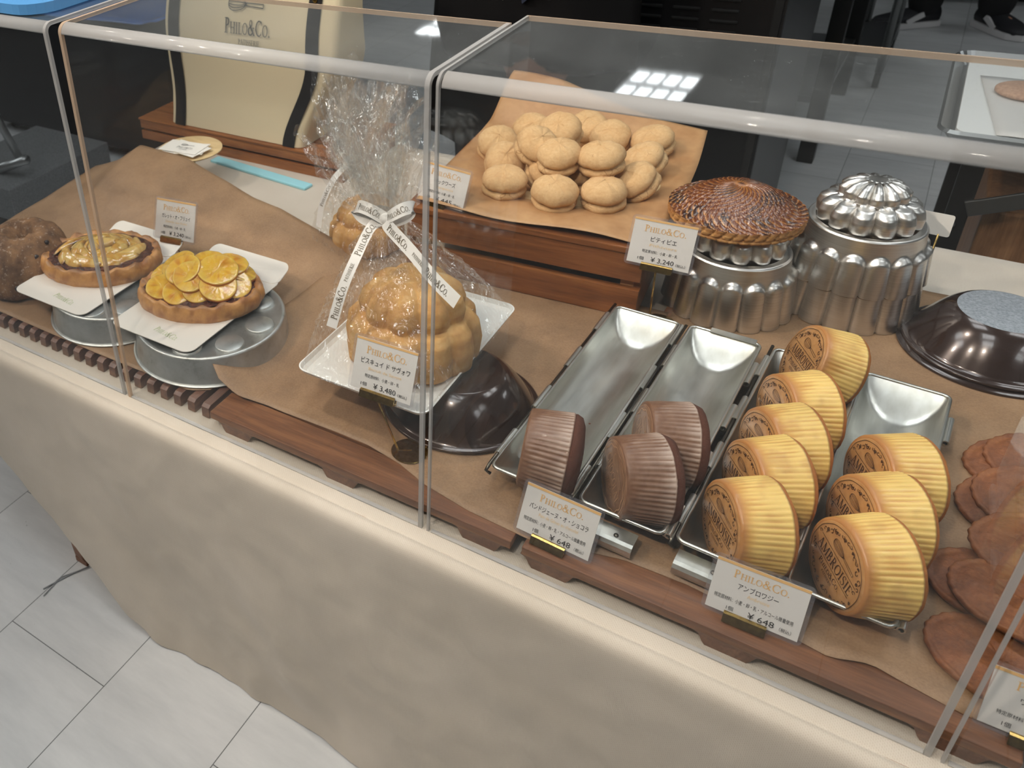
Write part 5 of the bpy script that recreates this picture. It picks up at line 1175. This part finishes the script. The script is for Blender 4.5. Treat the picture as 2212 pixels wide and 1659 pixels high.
BPOS = [(0.311, 0.548, 0, 0.08, 0, 'at the front left of the pile'), (0.390, 0.546, 0, 0.22, 0.05, 'in the middle of the front row'), (0.455, 0.570, 0, 0.05, -0.05, 'at the front right of the pile'),
        (0.492, 0.638, 0, 0.35, -0.55, 'leaning at the right, second from the front'), (0.478, 0.716, 0, 0.30, -0.45, 'leaning at the right, third from the front'), (0.466, 0.796, 0, 0.25, -0.3, 'at the back right corner of the pile'),
        (0.396, 0.795, 0, 0.5, -0.1, 'at the back, second from the right'), (0.374, 0.598, 1, 0.2, 0.02, 'on top, left of the two in the middle'), (0.434, 0.614, 1, 0.15, -0.1, 'on top, right of the two in the middle'),
        (0.322, 0.620, 1, 0.25, 0.45, 'on top, tilted to the left'), (0.275, 0.628, 0, 0.45, 0.3, 'at the left behind the front one'), (0.236, 0.690, 0, 0.4, 0.25, 'at the far left of the pile'),
        (0.338, 0.712, 1, 0.6, 0.0, 'highest of the pile, at the back'), (0.266, 0.772, 0, 0.5, 0.2, 'at the back left of the pile'), (0.347, 0.820, 0, 0.4, 0, 'hidden at the very back'),
        (0.347, 0.612, 0, 0.3, 0.5, 'low between the front left ones'), (0.412, 0.640, 0, 0.3, -0.3, 'low under the two upper middle ones'), (0.330, 0.700, 0, 0.4, 0.1, 'low under the highest one')]
variants = [biscuit_mesh(1.0), biscuit_mesh(4.3), biscuit_mesh(8.8)]; protos = []
for b in variants:
    me = bpy.data.meshes.new('biscuit'); b.normal_update(); b.to_mesh(me); b.free()
    for p in me.polygons: p.use_smooth = True
    me.materials.append(BISC); protos.append(me)
for i, (x, y, l, tx, ty, lb) in enumerate(BPOS):
    o = bpy.data.objects.new('round_biscuit', protos[i % 3]); C.objects.link(o)
    o.location = (x, y, CT + 0.0072 + 0.036 * l + 0.010 * abs(ty) + T); o.rotation_euler = (tx, ty, 1.3 * i)
    # tilt first, spin about its own axis
    o.rotation_euler = (Matrix.Rotation(ty, 4, 'Y') @ Matrix.Rotation(tx, 4, 'X') @ Matrix.Rotation(1.3 * i, 4, 'Z')).to_euler()
    tag(o, 'round beige sandwich biscuit ' + lb, 'biscuit', 'round beige sandwich biscuits heaped on the crate')

# ------------------------------------------------------------------ brown waffle biscuits at the right edge
WAF = M('brown_waffle_biscuit', (156, 90, 50), 0.6)
_n = noise_n(WAF, coords(WAF), 34, 6, 0.7); _n2 = noise_n(WAF, coords(WAF), 300, 4, 0.7)
base_in(WAF, mixrgb(WAF, 0.25, ramp(WAF, _n, [(0.3, (88, 46, 22)), (0.5, (122, 68, 32)), (0.72, (156, 98, 50))]), ramp(WAF, _n2, [(0.3, (84, 44, 26)), (0.7, (176, 118, 74))]))); bump(WAF, _n2, 0.55, 0.0014)
def waffle_mesh(seed):
    bm = NB(); a, b = 0.056, 0.044
    lathe(bm, [(0.97, 0.0), (1.0, 0.003), (0.985, 0.0062), (0.94, 0.0068), (0.905, 0.0058), (0.86, 0.0060), (0.80, 0.0084), (0.72, 0.0092), (0.45, 0.0092), (0.43, 0.0100), (0.38, 0.0102), (0.36, 0.0094), (0.001, 0.0090)], 120,
          lambda i, th: (0.012 * math.sin(26 * th) * (i in (1, 2, 3)) + 0.012 * fbm(math.cos(th) * 2, math.sin(th) * 2, seed), 0.0012 * fbm(math.cos(th) * 2 + seed, math.sin(th) * 2, i * 0.1)), close0=True, close1=True, sx=a, sy=b)
    for v in bm.verts: v.co.z += 0.002 * math.sin(v.co.x * 30 + seed) + 0.0015 * nz(v.co.x * 25, v.co.y * 25, seed)
    me = bpy.data.meshes.new('waffle'); bm.normal_update(); bm.to_mesh(me); bm.free()
    for p in me.polygons: p.use_smooth = True
    me.materials.append(WAF); return me
wm = [waffle_mesh(1.1), waffle_mesh(5.2)]
for i, (x, y, z, tx, ty, rz, lb) in enumerate([
    (0.978, 0.392, 0.030, 0.10, -0.05, 0.3, 'lower one at the back of the row'), (0.994, 0.398, 0.040, 0.12, -0.05, 0.1, 'upper one at the back of the row'),
    (0.974, 0.315, 0.036, 0.22, -0.06, 0.2, 'lower one of the second pair from the back'), (0.985, 0.318, 0.047, 0.24, -0.06, 0.0, 'upper one of the second pair from the back'),
    (0.985, 0.236, 0.052, 0.15, -0.04, 0.1, 'lying highest, in the middle of the row'),
    (0.956, 0.184, 0.035, 0.04, -0.04, -0.2, 'lower one of the second pair from the front'), (0.972, 0.166, 0.044, 0.02, -0.02, -0.35, 'upper one of the second pair from the front'),
    (0.962, 0.100, 0.030, 0.02, 0.02, -0.3, 'flat one at the front of the row'), (1.05, 0.115, 0.030, 0.02, 0.02, 0.4, 'one at the front right behind the price card'),
    (1.075, 0.35, 0.030, 0.02, 0, 0.4, 'one beyond the right end of the row')]):
    o = bpy.data.objects.new('waffle_biscuit', wm[i % 2]); C.objects.link(o); o.location = (x, y, z + T)
    o.rotation_euler = (Matrix.Rotation(ty, 4, 'Y') @ Matrix.Rotation(tx, 4, 'X') @ Matrix.Rotation(rz, 4, 'Z')).to_euler()
    tag(o, 'flat brown waffle biscuit, ' + lb, 'biscuit', 'flat brown waffle biscuits at the right')

# ------------------------------------------------------------------ things on the counter at the back left
crate('low dark wooden crate under the canvas tote bag', (-0.665, 0.738, 0.0), 0.0, 0.56, 0.215, 0.0515)
def tote():
    t = thing('canvas_tote_bag', 'cream canvas tote bag with black straps and whisk logo behind the counter display', 'tote bag', (-0.392, 0.742, 0.0525), 0.0)
    w0, d0, H = 0.366, 0.17, 0.42
    yf = lambda v: 0.004 + 0.055 * v + 0.010 * math.sin(math.pi * v) * -1 + 0.008 * math.sin(v * 9)
    def sec(v):
        w = w0; d = lerp(d0, 0.05, v ** 1.3); y0 = yf(v); r = 0.016
        return rrect(-w / 2 + 0.01 * v, y0, w / 2 + 0.085 * ss(0.0, 0.5, v), y0 + d, min(r, d * 0.4), 4), d
    bm = NB(); rows = []
    for j in range(26):
        v = j / 25; P, d = sec(v); rows.append([bm.verts.new((x + (0.05 * ss(0.0, 0.5, v) * 0 if x > 0 else 0), y + 0.002 * fbm(x * 20, v * 6), v * H + (0.012 * (1 - abs(x) / 0.2) * 0))) for x, y in P])
    bm.faces.new(list(reversed(rows[0])))
    for a, b in zip(rows, rows[1:]):
        for i in range(len(a)): bm.faces.new((a[i], a[(i + 1) % len(a)], b[(i + 1) % len(a)], b[i]))
    obj('body', bm, CANVAS, t, True, angle=50)
    for s in (-1, 1):
        x = s * 0.150; bm = NB(); Q = []
        for j in range(30):
            v = j / 29; Q.append((yf(v) - 0.0022, v * H))
        sx_ = lambda z: x + (0.0 if s < 0 else 0.065 * ss(0.0, 0.45, z / H)) + (0.012 * z / H if s < 0 else 0)
        ro = [[bm.verts.new((sx_(z) + q, y - (0.0015 if k in (1, 2) else 0), z)) for k, q in enumerate((-0.0145, -0.0143, 0.0143, 0.0145))] for y, z in [(0.03, -0.0012), (0.004, -0.0012)] + Q]
        for a, b in zip(ro, ro[1:]):
            for k in range(3): bm.faces.new((a[k], a[k + 1], b[k + 1], b[k]))
        bmesh.ops.solidify(bm, geom=bm.faces[:], thickness=0.0018)
        st = obj('strap', bm, STRAP, t, False)
        for z in (0.30, 0.40):
            bm = NB(); bmesh.ops.create_uvsphere(bm, u_segments=14, v_segments=8, radius=0.005); bmesh.ops.scale(bm, vec=(1, 0.5, 1), verts=bm.verts[:]); bmesh.ops.translate(bm, verts=bm.verts[:], vec=(sx_(z), yf(z / H) - 0.006, z)); obj('rivet', bm, BRASS, st)
    bm = NB(); tube(bm, [(-0.138, yf(1), H - 0.005), (-0.14, yf(1), H + 0.09), (-0.09, yf(1), H + 0.17), (0.0, yf(1), H + 0.20), (0.09, yf(1), H + 0.17), (0.19, yf(1), H + 0.09), (0.212, yf(1), H - 0.005)], 0.008, 10); obj('handle', bm, STRAP, t)
    mp = lambda u, v: (u, yf(v / H) - 0.0035, v)
    bm = NB(); put(bm, serif('Philo&Co.', 0.030, 0.118), mp, 0.058, 0.238); put(bm, serif('PATISSERIE', 0.011, 0.055), mp, 0.062, 0.208)
    put(bm, [[(-a * 1, b) for a, b in q][::-1] for q in [[(-x, y) for x, y in q] for q in whisk(0.088, 0.028, 0.0016)]], mp, 0.050, 0.281, -0.02); obj('printed_logo', bm, BLACK_INK, t, False)
    bm = NB(); box(bm, (0.03, yf(0.86) - 0.006, 0.37), (0.055, 0.0015, 0.05), Matrix.Rotation(0.1, 4, 'Y')); obj('paper_tag', bm, CARD, t, False)
tote()
t = thing('card_stand', 'round pale wooden plate on a short post holding a stack of name cards', 'stand', (-0.387, 0.60, 0.0))
bm = NB(); lathe(bm, [(0.05, 0.068), (0.0665, 0.074), (0.0675, 0.0765), (0.066, 0.0775), (0.05, 0.073), (0.0005, 0.0725)], 64, close0=True, close1=True); obj('plate', bm, WOOD_DISC, t, True, angle=50)
bm = NB(); lathe(bm, [(0.03, 0.0), (0.03, 0.004), (0.008, 0.006), (0.008, 0.069)], 24, close0=True); obj('post', bm, BRASS, t, True, angle=40)
for k, (rz, dx, lb) in enumerate(((0.35, 0, 'lowest name card of the fanned stack on the round plate'), (-0.1, 0.004, 'middle name card of the fanned stack on the round plate'), (0.12, -0.004, 'printed name card with whisk logo on top of the stack'))):
    t = thing('name_card', lb, 'card', (-0.392 + dx, 0.592, 0.0735 + 0.0045 + 0.0014 * k), rz, 'white name cards')
    bm = NB(); box(bm, (0, 0, 0.0006), (0.091, 0.055, 0.0008)); obj('sheet', bm, CARD, t, False)
    bm = NB(); put(bm, serif('Philo&Co.', 0.0085, 0.04), lambda u, v: (u, v, 0.0012), 0.006, -0.003); put(bm, serif('PATISSERIE', 0.0035, 0.02), lambda u, v: (u, v, 0.0012), 0.006, -0.012)
    put(bm, whisk(0.03, 0.009, 0.0006), lambda u, v: (u, v, 0.0012), 0.004, 0.010); obj('printed_logo', bm, BLACK_INK, t, False)
bm = NB(); box(bm, (0, 0, 0.003), (0.27, 0.026, 0.006), Matrix.Rotation(-0.1, 4, 'Z'), bev=0.002); tag(obj('cyan_glow_strip', bm, CYAN, None, False, loc=(-0.288, 0.698, 0.0)), 'pale cyan strip painted as a bluish glow in front of the low crate', 'strip')  # bar added in place of a bluish glow
bm = NB(); P = rrect(-0.29, 0.012, -0.016, 0.185, 0.04); prism(bm, P, 0.0, 0.012); o = obj('blue_board', bm, BLUE_L, None, False, loc=(-0.032, 0.0, 0.5245)); bmesh_ = None
tag(o, 'light blue plastic board lying on top of the leftmost acrylic cover', 'board')

# ------------------------------------------------------------------ staff side: equipment
def boxt(t, name, c, s, m, bev=0.0, rot=None):
    bm = NB(); box(bm, c, s, rot, bev); return obj(name, bm, m, t, False)
t = thing('steel_cabinet', 'dark stainless cabinet with rows of ventilation slots behind the black-clad staff', 'cabinet', (0.222, 1.5, -T))
boxt(t, 'body', (0, 0.30, 0.56), (0.60, 0.60, 1.08), STEEL_D, 0.006); boxt(t, 'plinth', (0, 0.31, 0.012), (0.56, 0.56, 0.022), BLACK_METAL); boxt(t, 'dark_gap_strip', (0.285, -0.003, 0.56), (0.016, 0.006, 1.08), SLOT)  # black strip on the front stands in for the dark side gap
for a in range(5):
    for b in range(4):
        boxt(t, 'vent_slot', (-0.19 + 0.0795 * a + 0.055, -0.001, T + 0.226 - 0.0235 * b), (0.058, 0.006, 0.008), SLOT, 0.003)
t = thing('steel_work_table', 'steel work table with dark legs beyond the slotted cabinet', 'table', (0.33, 2.75, -T))
boxt(t, 'tabletop', (0, 0, 0.86), (0.52, 0.8, 0.04), STEEL, 0.004); boxt(t, 'undershelf', (0, 0, 0.2), (0.46, 0.7, 0.02), STEEL)
for sx in (-1, 1):
    for sy in (-1, 1): boxt(t, 'leg', (sx * 0.22, sy * 0.34, 0.42), (0.045, 0.045, 0.84), BLACK_METAL, 0.003)
t = thing('steel_rack', 'wheeled steel tray rack with thin vertical poles on the kitchen floor', 'rack', (0.60, 3.42, -T))
for sx in (-1, 1):
    for sy in (-1, 1):
        bm = NB(); tube(bm, [(sx * 0.05, sy * 0.22, 0.06), (sx * 0.05, sy * 0.22, 1.5)], 0.013); obj('pole', bm, STEEL, t)
        bm = NB(); lathe(bm, [(0.028, -0.01), (0.03, 0), (0.028, 0.01)], 20, close0=True, close1=True); bmesh.ops.rotate(bm, cent=(0, 0, 0), matrix=Matrix.Rotation(R(90), 3, 'Y'), verts=bm.verts[:]); bmesh.ops.translate(bm, verts=bm.verts[:], vec=(sx * 0.05, sy * 0.22, 0.031)); obj('caster', bm, BLACK_METAL, t)
for k in range(6): boxt(t, 'shelf', (0, 0, 0.12 + 0.22 * k), (0.12, 0.46, 0.012), STEEL)
boxt(t, 'sheet_of_paper', (0.0, -0.236, 0.75), (0.09, 0.004, 0.2), CARD)
t = thing('kitchen_counter', 'dark kitchen counter beyond the standing person with white shoes', 'counter', (0.95, 4.85, -T))
boxt(t, 'body', (0, 0, 0.5), (1.5, 0.6, 0.8), STEEL_D); boxt(t, 'worktop', (0, 0, 0.92), (1.54, 0.64, 0.04), STEEL); boxt(t, 'plinth', (0, 0.05, 0.05), (1.4, 0.5, 0.1), SLOT)
# cart with the baking tray
t = thing('tray_cart', 'steel cart with black posts behind the right end of the counter', 'cart', (1.08, 1.45, -T))
for x, y in ((-0.185, -0.20), (0.22, -0.20), (-0.185, 0.22), (0.22, 0.22)):
    boxt(t, 'post', (x, y, 0.29), (0.034, 0.024, 0.565), BLACK_METAL, 0.002)
bm = NB(); bmesh.ops.create_uvsphere(bm, u_segments=14, v_segments=8, radius=0.006); bmesh.ops.translate(bm, verts=bm.verts[:], vec=(-0.187, -0.213, 0.40)); obj('screw', bm, STEEL, t)
boxt(t, 'rail', (0.02, 0.22, 0.555), (0.40, 0.02, 0.012), STEEL); boxt(t, 'rail', (0.02, -0.20, 0.555), (0.40, 0.02, 0.012), STEEL)
bm = NB(); bar(bm, (-0.175, -0.215, 0.435), (-0.02, -0.215, 0.505), 0.006, 0.03, 0.002); obj('hinge_arm', bm, STEEL, t, False)
boxt(t, 'shelf', (0.02, 0.01, 0.12), (0.40, 0.42, 0.015), STEEL)
bm = NB(); box(bm, (0, 0, 0.145), (0.34, 0.34, 0.29), bev=0.006); tag(obj('brown_box', bm, BROWN_BOX, None, False, loc=(1.105, 1.46, -T + 0.128)), 'brown wooden box standing on the cart shelf under the baking tray', 'box')
t = thing('baking_tray', 'grey metal baking tray with white liner on the cart at upper right', 'tray', (1.08, 1.455, 0.0825))
bm = NB(); P = rrect(-0.25, -0.25, 0.25, 0.25, 0.03, 6); Q = rrect(-0.235, -0.235, 0.235, 0.235, 0.02, 6)
A = [bm.verts.new((x, y, 0.0)) for x, y in Q]; B = [bm.verts.new((x, y, 0.022)) for x, y in P]; D = [bm.verts.new((x * 1.012, y * 1.012, 0.018)) for x, y in P]; n = len(P); bm.faces.new(A)
for X, Y in ((A, B), (B, D)):
    for i in range(n): bm.faces.new((X[i], X[(i + 1) % n], Y[(i + 1) % n], Y[i]))
bm.normal_update(); bmesh.ops.solidify(bm, geom=bm.faces[:], thickness=0.0015); obj('pan', bm, STEEL, t, False)
bm = NB(); prism(bm, rrect(-0.226, -0.226, 0.226, 0.226, 0.02), 0.0022, 0.0155); obj('liner', bm, SILICONE, t, False)
def parch(u, v): return (0.875 + 0.035 * (1 - v) + (0.22 + 0.0 * v) * u, 1.225 + 0.33 * v, 0.0995 + 0.0015 * fbm(u * 3, v * 3) + 0.002)
sheet('baking_parchment', 'sheet of grey baking parchment under the round biscuit on the tray', parch, 12, 12, PARCH)
BIG = M('large_pale_biscuit', (176, 136, 108), 0.8); _n = noise_n(BIG, coords(BIG), 160, 5, 0.7); base_in(BIG, ramp(BIG, _n, [(0.3, (150, 110, 84)), (0.7, (196, 156, 126))])); bump(BIG, _n, 0.3, 0.001)
bm = NB(); lathe(bm, [(0.046, 0.0), (0.05, 0.003), (0.049, 0.008), (0.045, 0.0105), (0.0005, 0.0115)], 64, lambda i, th: (0.0008 * fbm(th * 3, i), 0), close0=True, close1=True)
tag(obj('large_biscuit', bm, BIG, None, True, loc=(0.948, 1.462, 0.1035)), 'round flat brown biscuit lying on the grey parchment', 'biscuit')
# blue crate and trolley at the left
t = thing('black_filler_cart', 'black cart added to fill the dark area behind the left end of the counter', 'cart', (-1.72, 1.74, -T))  # cart added to fill the dark area seen through the left covers
boxt(t, 'body', (0, 0, 0.262), (1.05, 0.66, 0.444), BLACK_CLOTH, 0.012); boxt(t, 'worktop', (0, 0, 0.493), (1.07, 0.68, 0.018), BLACK_METAL, 0.004)
for sx in (-1, 1):
    for sy in (-1, 1):
        bm = NB(); tube(bm, [(sx * 0.45, sy * 0.26, 0.0), (sx * 0.45, sy * 0.26, 0.05)], 0.02); obj('foot', bm, SLOT, t)
bm = NB(); grid(bm, lambda u, v: (lerp(-0.5, 0.46, u), lerp(-0.31, 0.3, v), 0.004 + 0.02 * ss(0.9, 1.0, u) + 0.004 * math.sin(u * 9)), 40, 12); bm.normal_update(); bmesh.ops.solidify(bm, geom=bm.faces[:], thickness=0.003)
tag(obj('blue_sheet', bm, BLUE, None, True, loc=(-1.70, 1.735, 0.0225)), 'blue plastic sheet with curled right end lying on the added black cart', 'sheet')
t = thing('steel_trolley', 'steel tube trolley with a grey slab painted as shaded floor, at the far left behind the counter', 'trolley', (-1.50, 0.99, -T))
SHADED_FLOOR = M('shaded_floor_grey', (96, 97, 98), 0.6); _n = noise_n(SHADED_FLOOR, coords(SHADED_FLOOR), 220, 4, 0.7); base_in(SHADED_FLOOR, ramp(SHADED_FLOOR, _n, [(0.3, (74, 75, 76)), (0.7, (120, 121, 122))]))
boxt(t, 'shelf', (-0.02, 0.02, 0.115), (0.36, 0.42, 0.11), SHADED_FLOOR, 0.004)  # slab stands in for floor in shade, the shade is in its grey
bm = NB(); tube(bm, [(-0.20, -0.14, T - 0.385), (0.155, -0.10, T - 0.245)], 0.016, 14); obj('rail', bm, STEEL, t)
bm = NB(); tube(bm, [(-0.02, -0.10, T + 0.02), (0.12, -0.10, T - 0.245)], 0.012, 12); obj('strut', bm, STEEL, t)
for x, y in ((-0.2, -0.17), (0.15, -0.17), (-0.2, 0.2), (0.15, 0.2)):
    bm = NB(); tube(bm, [(x, y, 0.0), (x, y, 0.06)], 0.016); obj('foot', bm, BLACK_METAL, t)

# ------------------------------------------------------------------ people
def skin_mesh(name, V, E, Rd, mat, parent, sub=2):
    me = bpy.data.meshes.new(name); me.from_pydata([Vector(v) for v in V], E, []); o = bpy.data.objects.new(name, me); C.objects.link(o)
    m = o.modifiers.new('s', 'SKIN'); m.use_smooth_shade = True
    for i, r in enumerate(Rd): me.skin_vertices[0].data[i].radius = r if isinstance(r, tuple) else (r, r); me.skin_vertices[0].data[i].use_root = i == 0
    o.modifiers.new('d', 'SUBSURF').levels = sub; o.modifiers['d'].render_levels = sub
    me.materials.append(mat); o.parent = parent; return o
def person(label, loc, rotz, arms, feet, apron=True, shoe=SHOE_B, bend=0.0):
    t = thing('person', label, 'person', (loc[0], loc[1], -T), rotz)
    H = [(0, 0, 0.92), (0, 0.0, 1.05), (0, 0.01, 1.22), (0, 0.01, 1.36), (0, 0.01, 1.44), (0, -0.01, 1.50), (0, -0.015, 1.58), (0, -0.01, 1.66)]
    Rd = [(0.155, 0.11), (0.135, 0.10), (0.15, 0.105), (0.14, 0.09), (0.06, 0.055), (0.055, 0.055), (0.08, 0.095), (0.05, 0.06)]
    V = [Vector(v) + Vector((0, -bend * max(0, v[2] - 0.92), 0)) for v in H]; E = [(i, i + 1) for i in range(7)]
    hands = []; legs = []
    for s in (-1, 1):
        fx, fy, fa = feet[0 if s < 0 else 1]
        a = len(V); V += [Vector((s * 0.10, 0, 0.84)), Vector((lerp(s * 0.11, fx, .5), lerp(0, fy, .5) - 0.02, 0.47)), Vector((fx, fy, 0.09)), Vector((fx, fy, 0.05)) , Vector((fx + 0.12 * math.sin(fa), fy - 0.12 * math.cos(fa), 0.035))]; Rd += [0.085, 0.06, 0.042, 0.04, 0.032]
        E += [(0, a), (a, a + 1), (a + 1, a + 2), (a + 2, a + 3), (a + 3, a + 4)]; legs.append(a)
        sh = Vector((s * 0.18, 0.01 - bend * 0.45, 1.38)); el, wr = arms[0 if s < 0 else 1]; el, wr = Vector(el), Vector(wr)
        b = len(V); d = (wr - el).normalized(); palm = wr + d * 0.07
        V += [sh, el, wr, palm]; Rd += [0.052, 0.040, 0.027, (0.038, 0.018)]; E += [(3, b), (b, b + 1), (b + 1, b + 2), (b + 2, b + 3)]; hands.append((s, wr, d, palm, b + 3, b + 2))
    for s, wr, d, palm, ip, iw in hands:
        side = d.cross(Vector((0, 1, 0)));  side = side.normalized() if side.length > 0.1 else Vector((1, 0, 0)); nrm = side.cross(d)
        for k, (off, L) in enumerate(((-0.030, 0.066), (-0.010, 0.076), (0.010, 0.071), (0.028, 0.056))):
            b = len(V); p0 = palm + side * off * 0.9 + d * 0.012; p1 = p0 + d * L * 0.5 + nrm * 0.006; p2 = p0 + d * L * 0.9 + nrm * 0.024
            V += [p0, p1, p2]; Rd += [0.010, 0.009, 0.0075]; E += [(ip, b), (b, b + 1), (b + 1, b + 2)]
        b = len(V); q0 = wr + d * 0.03 + side * (-s) * 0.034; V += [q0, q0 + d * 0.03 + side * (-s) * 0.02 + nrm * 0.01, q0 + d * 0.055 + side * (-s) * 0.022 + nrm * 0.018]; Rd += [0.012, 0.010, 0.008]; E += [(iw, b), (b, b + 1), (b + 1, b + 2)]
    skin_mesh('body', V, E, Rd, SKIN, t)
    hd = V[6]
    for nm, pts, rr, m in (('nose', [hd + Vector((0, -0.088, 0.012)), hd + Vector((0, -0.105, -0.008))], 0.011, SKIN),):
        bm = NB(); tube(bm, pts, rr, 8, True, [0.007, 0.012]); obj(nm, bm, m, t)
    for s in (-1, 1):
        bm = NB(); bmesh.ops.create_uvsphere(bm, u_segments=12, v_segments=8, radius=0.011); bmesh.ops.translate(bm, verts=bm.verts[:], vec=hd + Vector((s * 0.032, -0.078, 0.022))); obj('eye', bm, SLOT, t)
        bm = NB(); bmesh.ops.create_uvsphere(bm, u_segments=12, v_segments=8, radius=0.022); bmesh.ops.scale(bm, vec=(0.4, 0.8, 1.3), verts=bm.verts[:]); bmesh.ops.translate(bm, verts=bm.verts[:], vec=hd + Vector((s * 0.083, 0.005, 0.0))); obj('ear', bm, SKIN, t)
    bm = NB(); tube(bm, [hd + Vector((-0.022, -0.089, -0.036)), hd + Vector((0, -0.094, -0.038)), hd + Vector((0.022, -0.089, -0.036))], 0.005, 8); obj('mouth', bm, M('lips', (150, 86, 78), 0.5), t)
    bm = NB(); bmesh.ops.create_uvsphere(bm, u_segments=28, v_segments=16, radius=0.104); bmesh.ops.scale(bm, vec=(0.92, 1.05, 1.0), verts=bm.verts[:])
    bmesh.ops.delete(bm, geom=[v for v in bm.verts if v.co.z < -0.02 and v.co.y < 0.02 or (v.co.y < -0.055 and v.co.z < 0.05)], context='VERTS'); bmesh.ops.translate(bm, verts=bm.verts[:], vec=hd + Vector((0, 0.012, 0.028))); obj('hair', bm, HAIR, t)
    # clothes
    Vs = [V[0], V[1], V[2], V[3], V[4] + Vector((0, 0, -0.01))]; Rs = [(0.175, 0.125), (0.15, 0.115), (0.165, 0.12), (0.155, 0.105), 0.068]; Es = [(0, 1), (1, 2), (2, 3), (3, 4)]
    for s in (-1, 1):
        b = len(Vs); el, wr = Vector(arms[0 if s < 0 else 1][0]), Vector(arms[0 if s < 0 else 1][1]); Vs += [Vector((s * 0.185, 0.01 - bend * 0.45, 1.38)), el, el.lerp(wr, 0.8)]; Rs += [0.064, 0.054, 0.044]; Es += [(3, b), (b, b + 1), (b + 1, b + 2)]
    skin_mesh('jacket', Vs, Es, Rs, BLACK_CLOTH, t)
    Vt = [V[0] + Vector((0, 0, 0.03))]; Rt = [(0.17, 0.12)]; Et = []
    for a in legs:
        b = len(Vt); Vt += [V[a], V[a + 1], V[a + 2] + Vector((0, 0, -0.06))]; Rt += [0.105, 0.085, 0.068]; Et += [(0, b), (b, b + 1), (b + 1, b + 2)]
    skin_mesh('trousers', Vt, Et, Rt, NAVY if apron else BLACK_CLOTH, t)
    for s, a in zip((0, 1), legs):
        fx, fy, fa = feet[s]; Rm = Matrix.Translation((fx, fy, 0)) @ Matrix.Rotation(fa, 4, 'Z')
        bm = NB(); pr = [(0.034, -0.06, 0.075), (0.040, 0.0, 0.08), (0.046, 0.06, 0.066), (0.050, 0.12, 0.05), (0.044, 0.17, 0.04), (0.018, 0.195, 0.03)]
        rows = [[bm.verts.new((w * math.cos(q), -y, 0.012 + h * 0.5 + h * 0.5 * math.sin(q))) for q in [2 * math.pi * k / 14 for k in range(14)]] for w, y, h in pr]
        for p, q in zip(rows, rows[1:]):
            for k in range(14): bm.faces.new((p[k], p[(k + 1) % 14], q[(k + 1) % 14], q[k]))
        bm.faces.new(list(reversed(rows[0]))); bm.faces.new(rows[-1]); bmesh.ops.transform(bm, matrix=Rm, verts=bm.verts[:]); sh_ = obj('shoe', bm, SHOE_B, t)
        bm = NB(); prism(bm, [(-0.036, 0.066), (-0.044, 0.0), (-0.052, -0.09), (-0.05, -0.15), (-0.02, -0.2), (0.02, -0.2), (0.05, -0.15), (0.052, -0.09), (0.044, 0.0), (0.036, 0.066)], 0.002, 0.026); bmesh.ops.transform(bm, matrix=Rm, verts=bm.verts[:]); obj('sole', bm, shoe, sh_, False)
        bm = NB()
        for sx in (-1, 1): box(bm, (sx * 0.046, -0.05, 0.045), (0.008, 0.07, 0.022), Matrix.Rotation(0.5, 4, 'X'))
        bmesh.ops.transform(bm, matrix=Rm, verts=bm.verts[:]); obj('side_stripe', bm, shoe, sh_, False)
    if apron:
        bm = NB(); grid(bm, lambda u, v: (0.24 * (u - 0.5) * 2 * (1 - 0.15 * v), -0.165 + 0.09 * (2 * u - 1) ** 2 + 0.012 * math.sin(u * 14) * (1 - v), lerp(0.42, 1.02, v)), 24, 20); bmesh.ops.solidify(bm, geom=bm.faces[:], thickness=0.002); obj('apron', bm, BLACK_CLOTH, t)
stand = (((-0.25, 0.02, 1.12), (-0.23, -0.10, 0.90)), ((0.25, 0.02, 1.12), (0.20, -0.14, 0.92)))
person('person in black clothes standing behind the middle of the counter, hands at the waist', (0.07, 1.30), R(4), (((-0.25, 0.03, 1.14), (-0.10, -0.19, 1.00)), ((0.27, 0.02, 1.12), (0.12, -0.19, 0.97))), ((-0.10, 0, -0.15), (0.10, 0.02, 0.15)))
person('person in black trousers and white-soled shoes standing far off on the kitchen floor', (0.83, 4.12), R(-5), stand, ((-0.115, -0.02, -0.9), (0.125, 0.03, 0.75)), False, SHOE_W)
